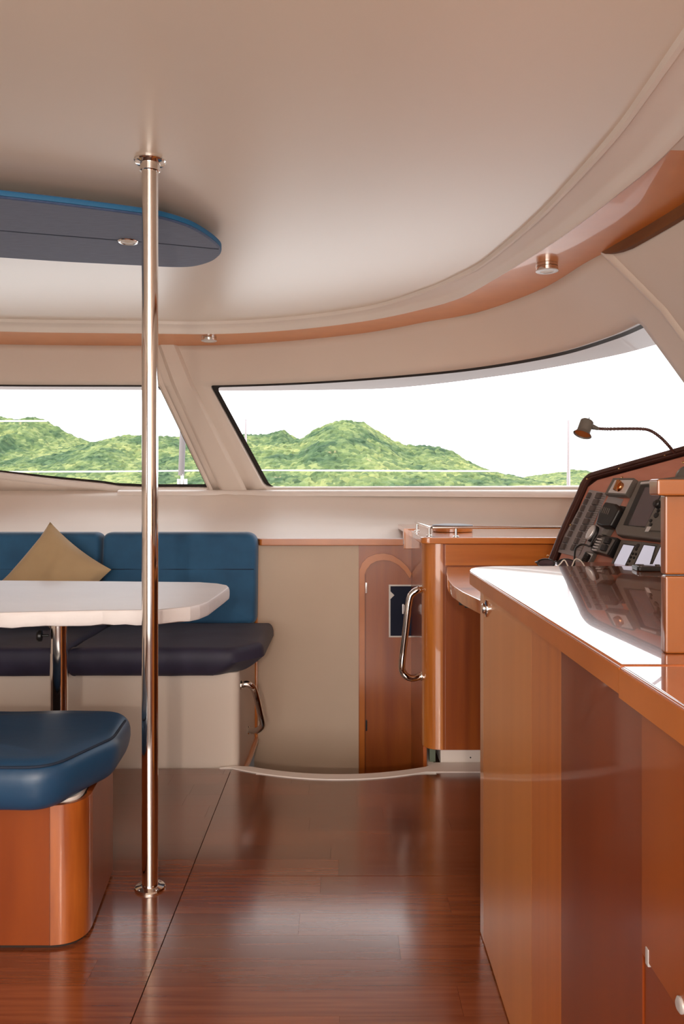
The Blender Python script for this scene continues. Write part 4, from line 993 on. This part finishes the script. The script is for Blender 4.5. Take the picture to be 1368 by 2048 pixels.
obj('switch', tube(NB(), [cH - axd * -.002 + V((.003, 0, 0)), cH + V((.006, 0, .010))], .0014, 6), M['black'], lp)

# ------------------------------------------------------------------ outside: stanchions, lifelines, strut
def stanchion(x, ytop, ybot, Y, lab, r=.014):
    t = thing('stanchion', (px(x, 900, Y).x, Y, .94), lab, 'stanchion', 'steel stanchions on the foredeck')
    zt = CH - (ytop - HZ) * Y / FP; X = px(x, 900, Y).x
    obj('tube', tube(NB(), [(X, Y, .94), (X, Y, zt)], lambda t: r * (1 if t < .5 else .7), 14), M['stanchion_steel'], t)
    obj('cap', lathe(NB(), [(.001, 0), (r * .9, .002), (r * .9, .02), (.004, .03)], (X, Y, zt - .005), seg=12), M['silver'], t)
    obj('foot', lathe(NB(), [(.04, 0), (.04, .01), (.022, .02), (.02, .08)], (X, Y, .94), seg=16), M['chrome'], t)
stanchion(491.5, 838, 975, 8, 'slim steel stanchion outside near the pillar of the long window')
stanchion(1137, 840, 975, 8, 'steel stanchion outside, seen left of the instrument console', .02)
M['line'] = mat('white_rope', (.85, .83, .82), .5)
for z, xa, xb, lab in ((1.262, -4.1, 2.27, 'lower white lifeline running across both windows'), (1.757, -4.1, -2.95, 'upper white lifeline seen at the far left')):
    p = [(xa, 8, z - .012 if z < 1.5 else z), (-2.5, 8.0, z - .008), (-.98, 8, z + .006), (.6, 8, z), (xb, 8, z - .006)] if z < 1.5 else [(xa, 8, z), (xb, 8, z + .003)]
    o = obj('lifeline', tube(NB(), p, .0068, 8), M['line']); tag(o, lab, 'rope', 'white lifelines around the foredeck')
s_ = px(365, 900, 6.4)
su = thing('deck_strut', (s_.x, 6.4, .94), 'dark grey upright strut on a white fitting outside the left window', 'strut')
obj('sleeve', tube(NB(), [(s_.x - .01, 6.4, CH + (980 - 951) * .004), (s_.x + .004, 6.4, CH + (980 - 858) * .004)], .025, 16), M['strut'], su)
for dx in (-.028, .0, .028): obj('fork', Box(s_.x + dx - .012, s_.x + dx + .008, 6.38, 6.42, .94, CH + (980 - (958 if dx else 948)) * .004, .002), M['deck'], su)

# ------------------------------------------------------------------ wooded hills
rng = np.random.RandomState(3)
def hill(name, prof, D, depth, lab, seed, cell=9.0, amp=5.0, step=3.0):
    xp = np.array([p[0] for p in prof], float); yp = np.array([p[1] for p in prof], float)
    X0, X1 = (xp[0] - CX) * D / FP, (xp[-1] - CX) * D / FP
    nx, ny = int((X1 - X0) / step) + 1, int(depth * 1.25 / step) + 1
    X = np.linspace(X0, X1, nx)[None, :].repeat(ny, 0); T = np.linspace(0, 1.25, ny)[:, None].repeat(nx, 1)
    Y = D - depth + T * depth
    Hr = CH + (HZ - np.interp(X * FP / D + CX, xp, yp)) * D / FP
    rs = np.random.RandomState(seed)
    def vn(x, y, sc_):
        gx, gy = x / sc_ + 500, y / sc_ + 500; ix, iy = np.floor(gx).astype(int), np.floor(gy).astype(int); fx, fy = gx - ix, gy - iy
        fx, fy = fx * fx * (3 - 2 * fx), fy * fy * (3 - 2 * fy)
        hsh = lambda a, b: np.modf(np.abs(np.sin(a * 127.1 + b * 311.7 + seed * 17.3)) * 43758.5453)[0]
        return (hsh(ix, iy) * (1 - fx) + hsh(ix + 1, iy) * fx) * (1 - fy) + (hsh(ix, iy + 1) * (1 - fx) + hsh(ix + 1, iy + 1) * fx) * fy
    spur = (vn(X, Y * .35, 75) - .5) * .8 + (vn(X, Y * .6, 34) - .5) * .35
    shape = np.clip(T, 0, 1) ** .85
    bump = np.clip(np.sin(np.clip(T, 0, 1) * np.pi), 0, 1)
    Z = Hr * (shape * (1 + spur * bump * .55)) - np.clip(T - 1, 0, 1) * depth * .55
    # tree crowns: domes on a jittered grid
    gx, gy = X / cell, Y / cell; ix, iy = np.floor(gx).astype(int), np.floor(gy).astype(int); best = np.full(X.shape, 9.0); hh = np.zeros(X.shape)
    for dx in (-1, 0, 1):
        for dy in (-1, 0, 1):
            a, b = ix + dx, iy + dy
            jx = np.modf(np.abs(np.sin(a * 12.99 + b * 78.23 + seed)) * 43758.5)[0]; jy = np.modf(np.abs(np.sin(a * 39.3 + b * 11.13 + seed)) * 24634.6)[0]
            d = np.hypot(gx - a - jx, gy - b - jy); m_ = d < best; best = np.where(m_, d, best); hh = np.where(m_, jx * .6 + .4, hh)
    Z = Z + amp * np.sqrt(np.clip(1 - best ** 2 * 1.3, 0, 1)) * hh * np.clip(Hr / 12, 0, 1) - amp * .55
    co_ = np.stack([X, Y, Z], -1).reshape(-1, 3)
    idx = np.arange(nx * ny).reshape(ny, nx); q = np.stack([idx[:-1, :-1], idx[:-1, 1:], idx[1:, 1:], idx[1:, :-1]], -1).reshape(-1, 4)
    me = bpy.data.meshes.new(name); me.vertices.add(len(co_)); me.vertices.foreach_set('co', co_.ravel())
    me.loops.add(q.size); me.loops.foreach_set('vertex_index', q.ravel().astype(np.int32)); me.polygons.add(len(q)); me.polygons.foreach_set('loop_start', np.arange(0, q.size, 4, dtype=np.int32)); me.update(calc_edges=True)
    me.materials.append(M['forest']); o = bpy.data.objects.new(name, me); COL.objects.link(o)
    for p in me.polygons: p.use_smooth = False
    tag(o, lab, 'hill', 'wooded hills beyond the windows', 'thing'); return o
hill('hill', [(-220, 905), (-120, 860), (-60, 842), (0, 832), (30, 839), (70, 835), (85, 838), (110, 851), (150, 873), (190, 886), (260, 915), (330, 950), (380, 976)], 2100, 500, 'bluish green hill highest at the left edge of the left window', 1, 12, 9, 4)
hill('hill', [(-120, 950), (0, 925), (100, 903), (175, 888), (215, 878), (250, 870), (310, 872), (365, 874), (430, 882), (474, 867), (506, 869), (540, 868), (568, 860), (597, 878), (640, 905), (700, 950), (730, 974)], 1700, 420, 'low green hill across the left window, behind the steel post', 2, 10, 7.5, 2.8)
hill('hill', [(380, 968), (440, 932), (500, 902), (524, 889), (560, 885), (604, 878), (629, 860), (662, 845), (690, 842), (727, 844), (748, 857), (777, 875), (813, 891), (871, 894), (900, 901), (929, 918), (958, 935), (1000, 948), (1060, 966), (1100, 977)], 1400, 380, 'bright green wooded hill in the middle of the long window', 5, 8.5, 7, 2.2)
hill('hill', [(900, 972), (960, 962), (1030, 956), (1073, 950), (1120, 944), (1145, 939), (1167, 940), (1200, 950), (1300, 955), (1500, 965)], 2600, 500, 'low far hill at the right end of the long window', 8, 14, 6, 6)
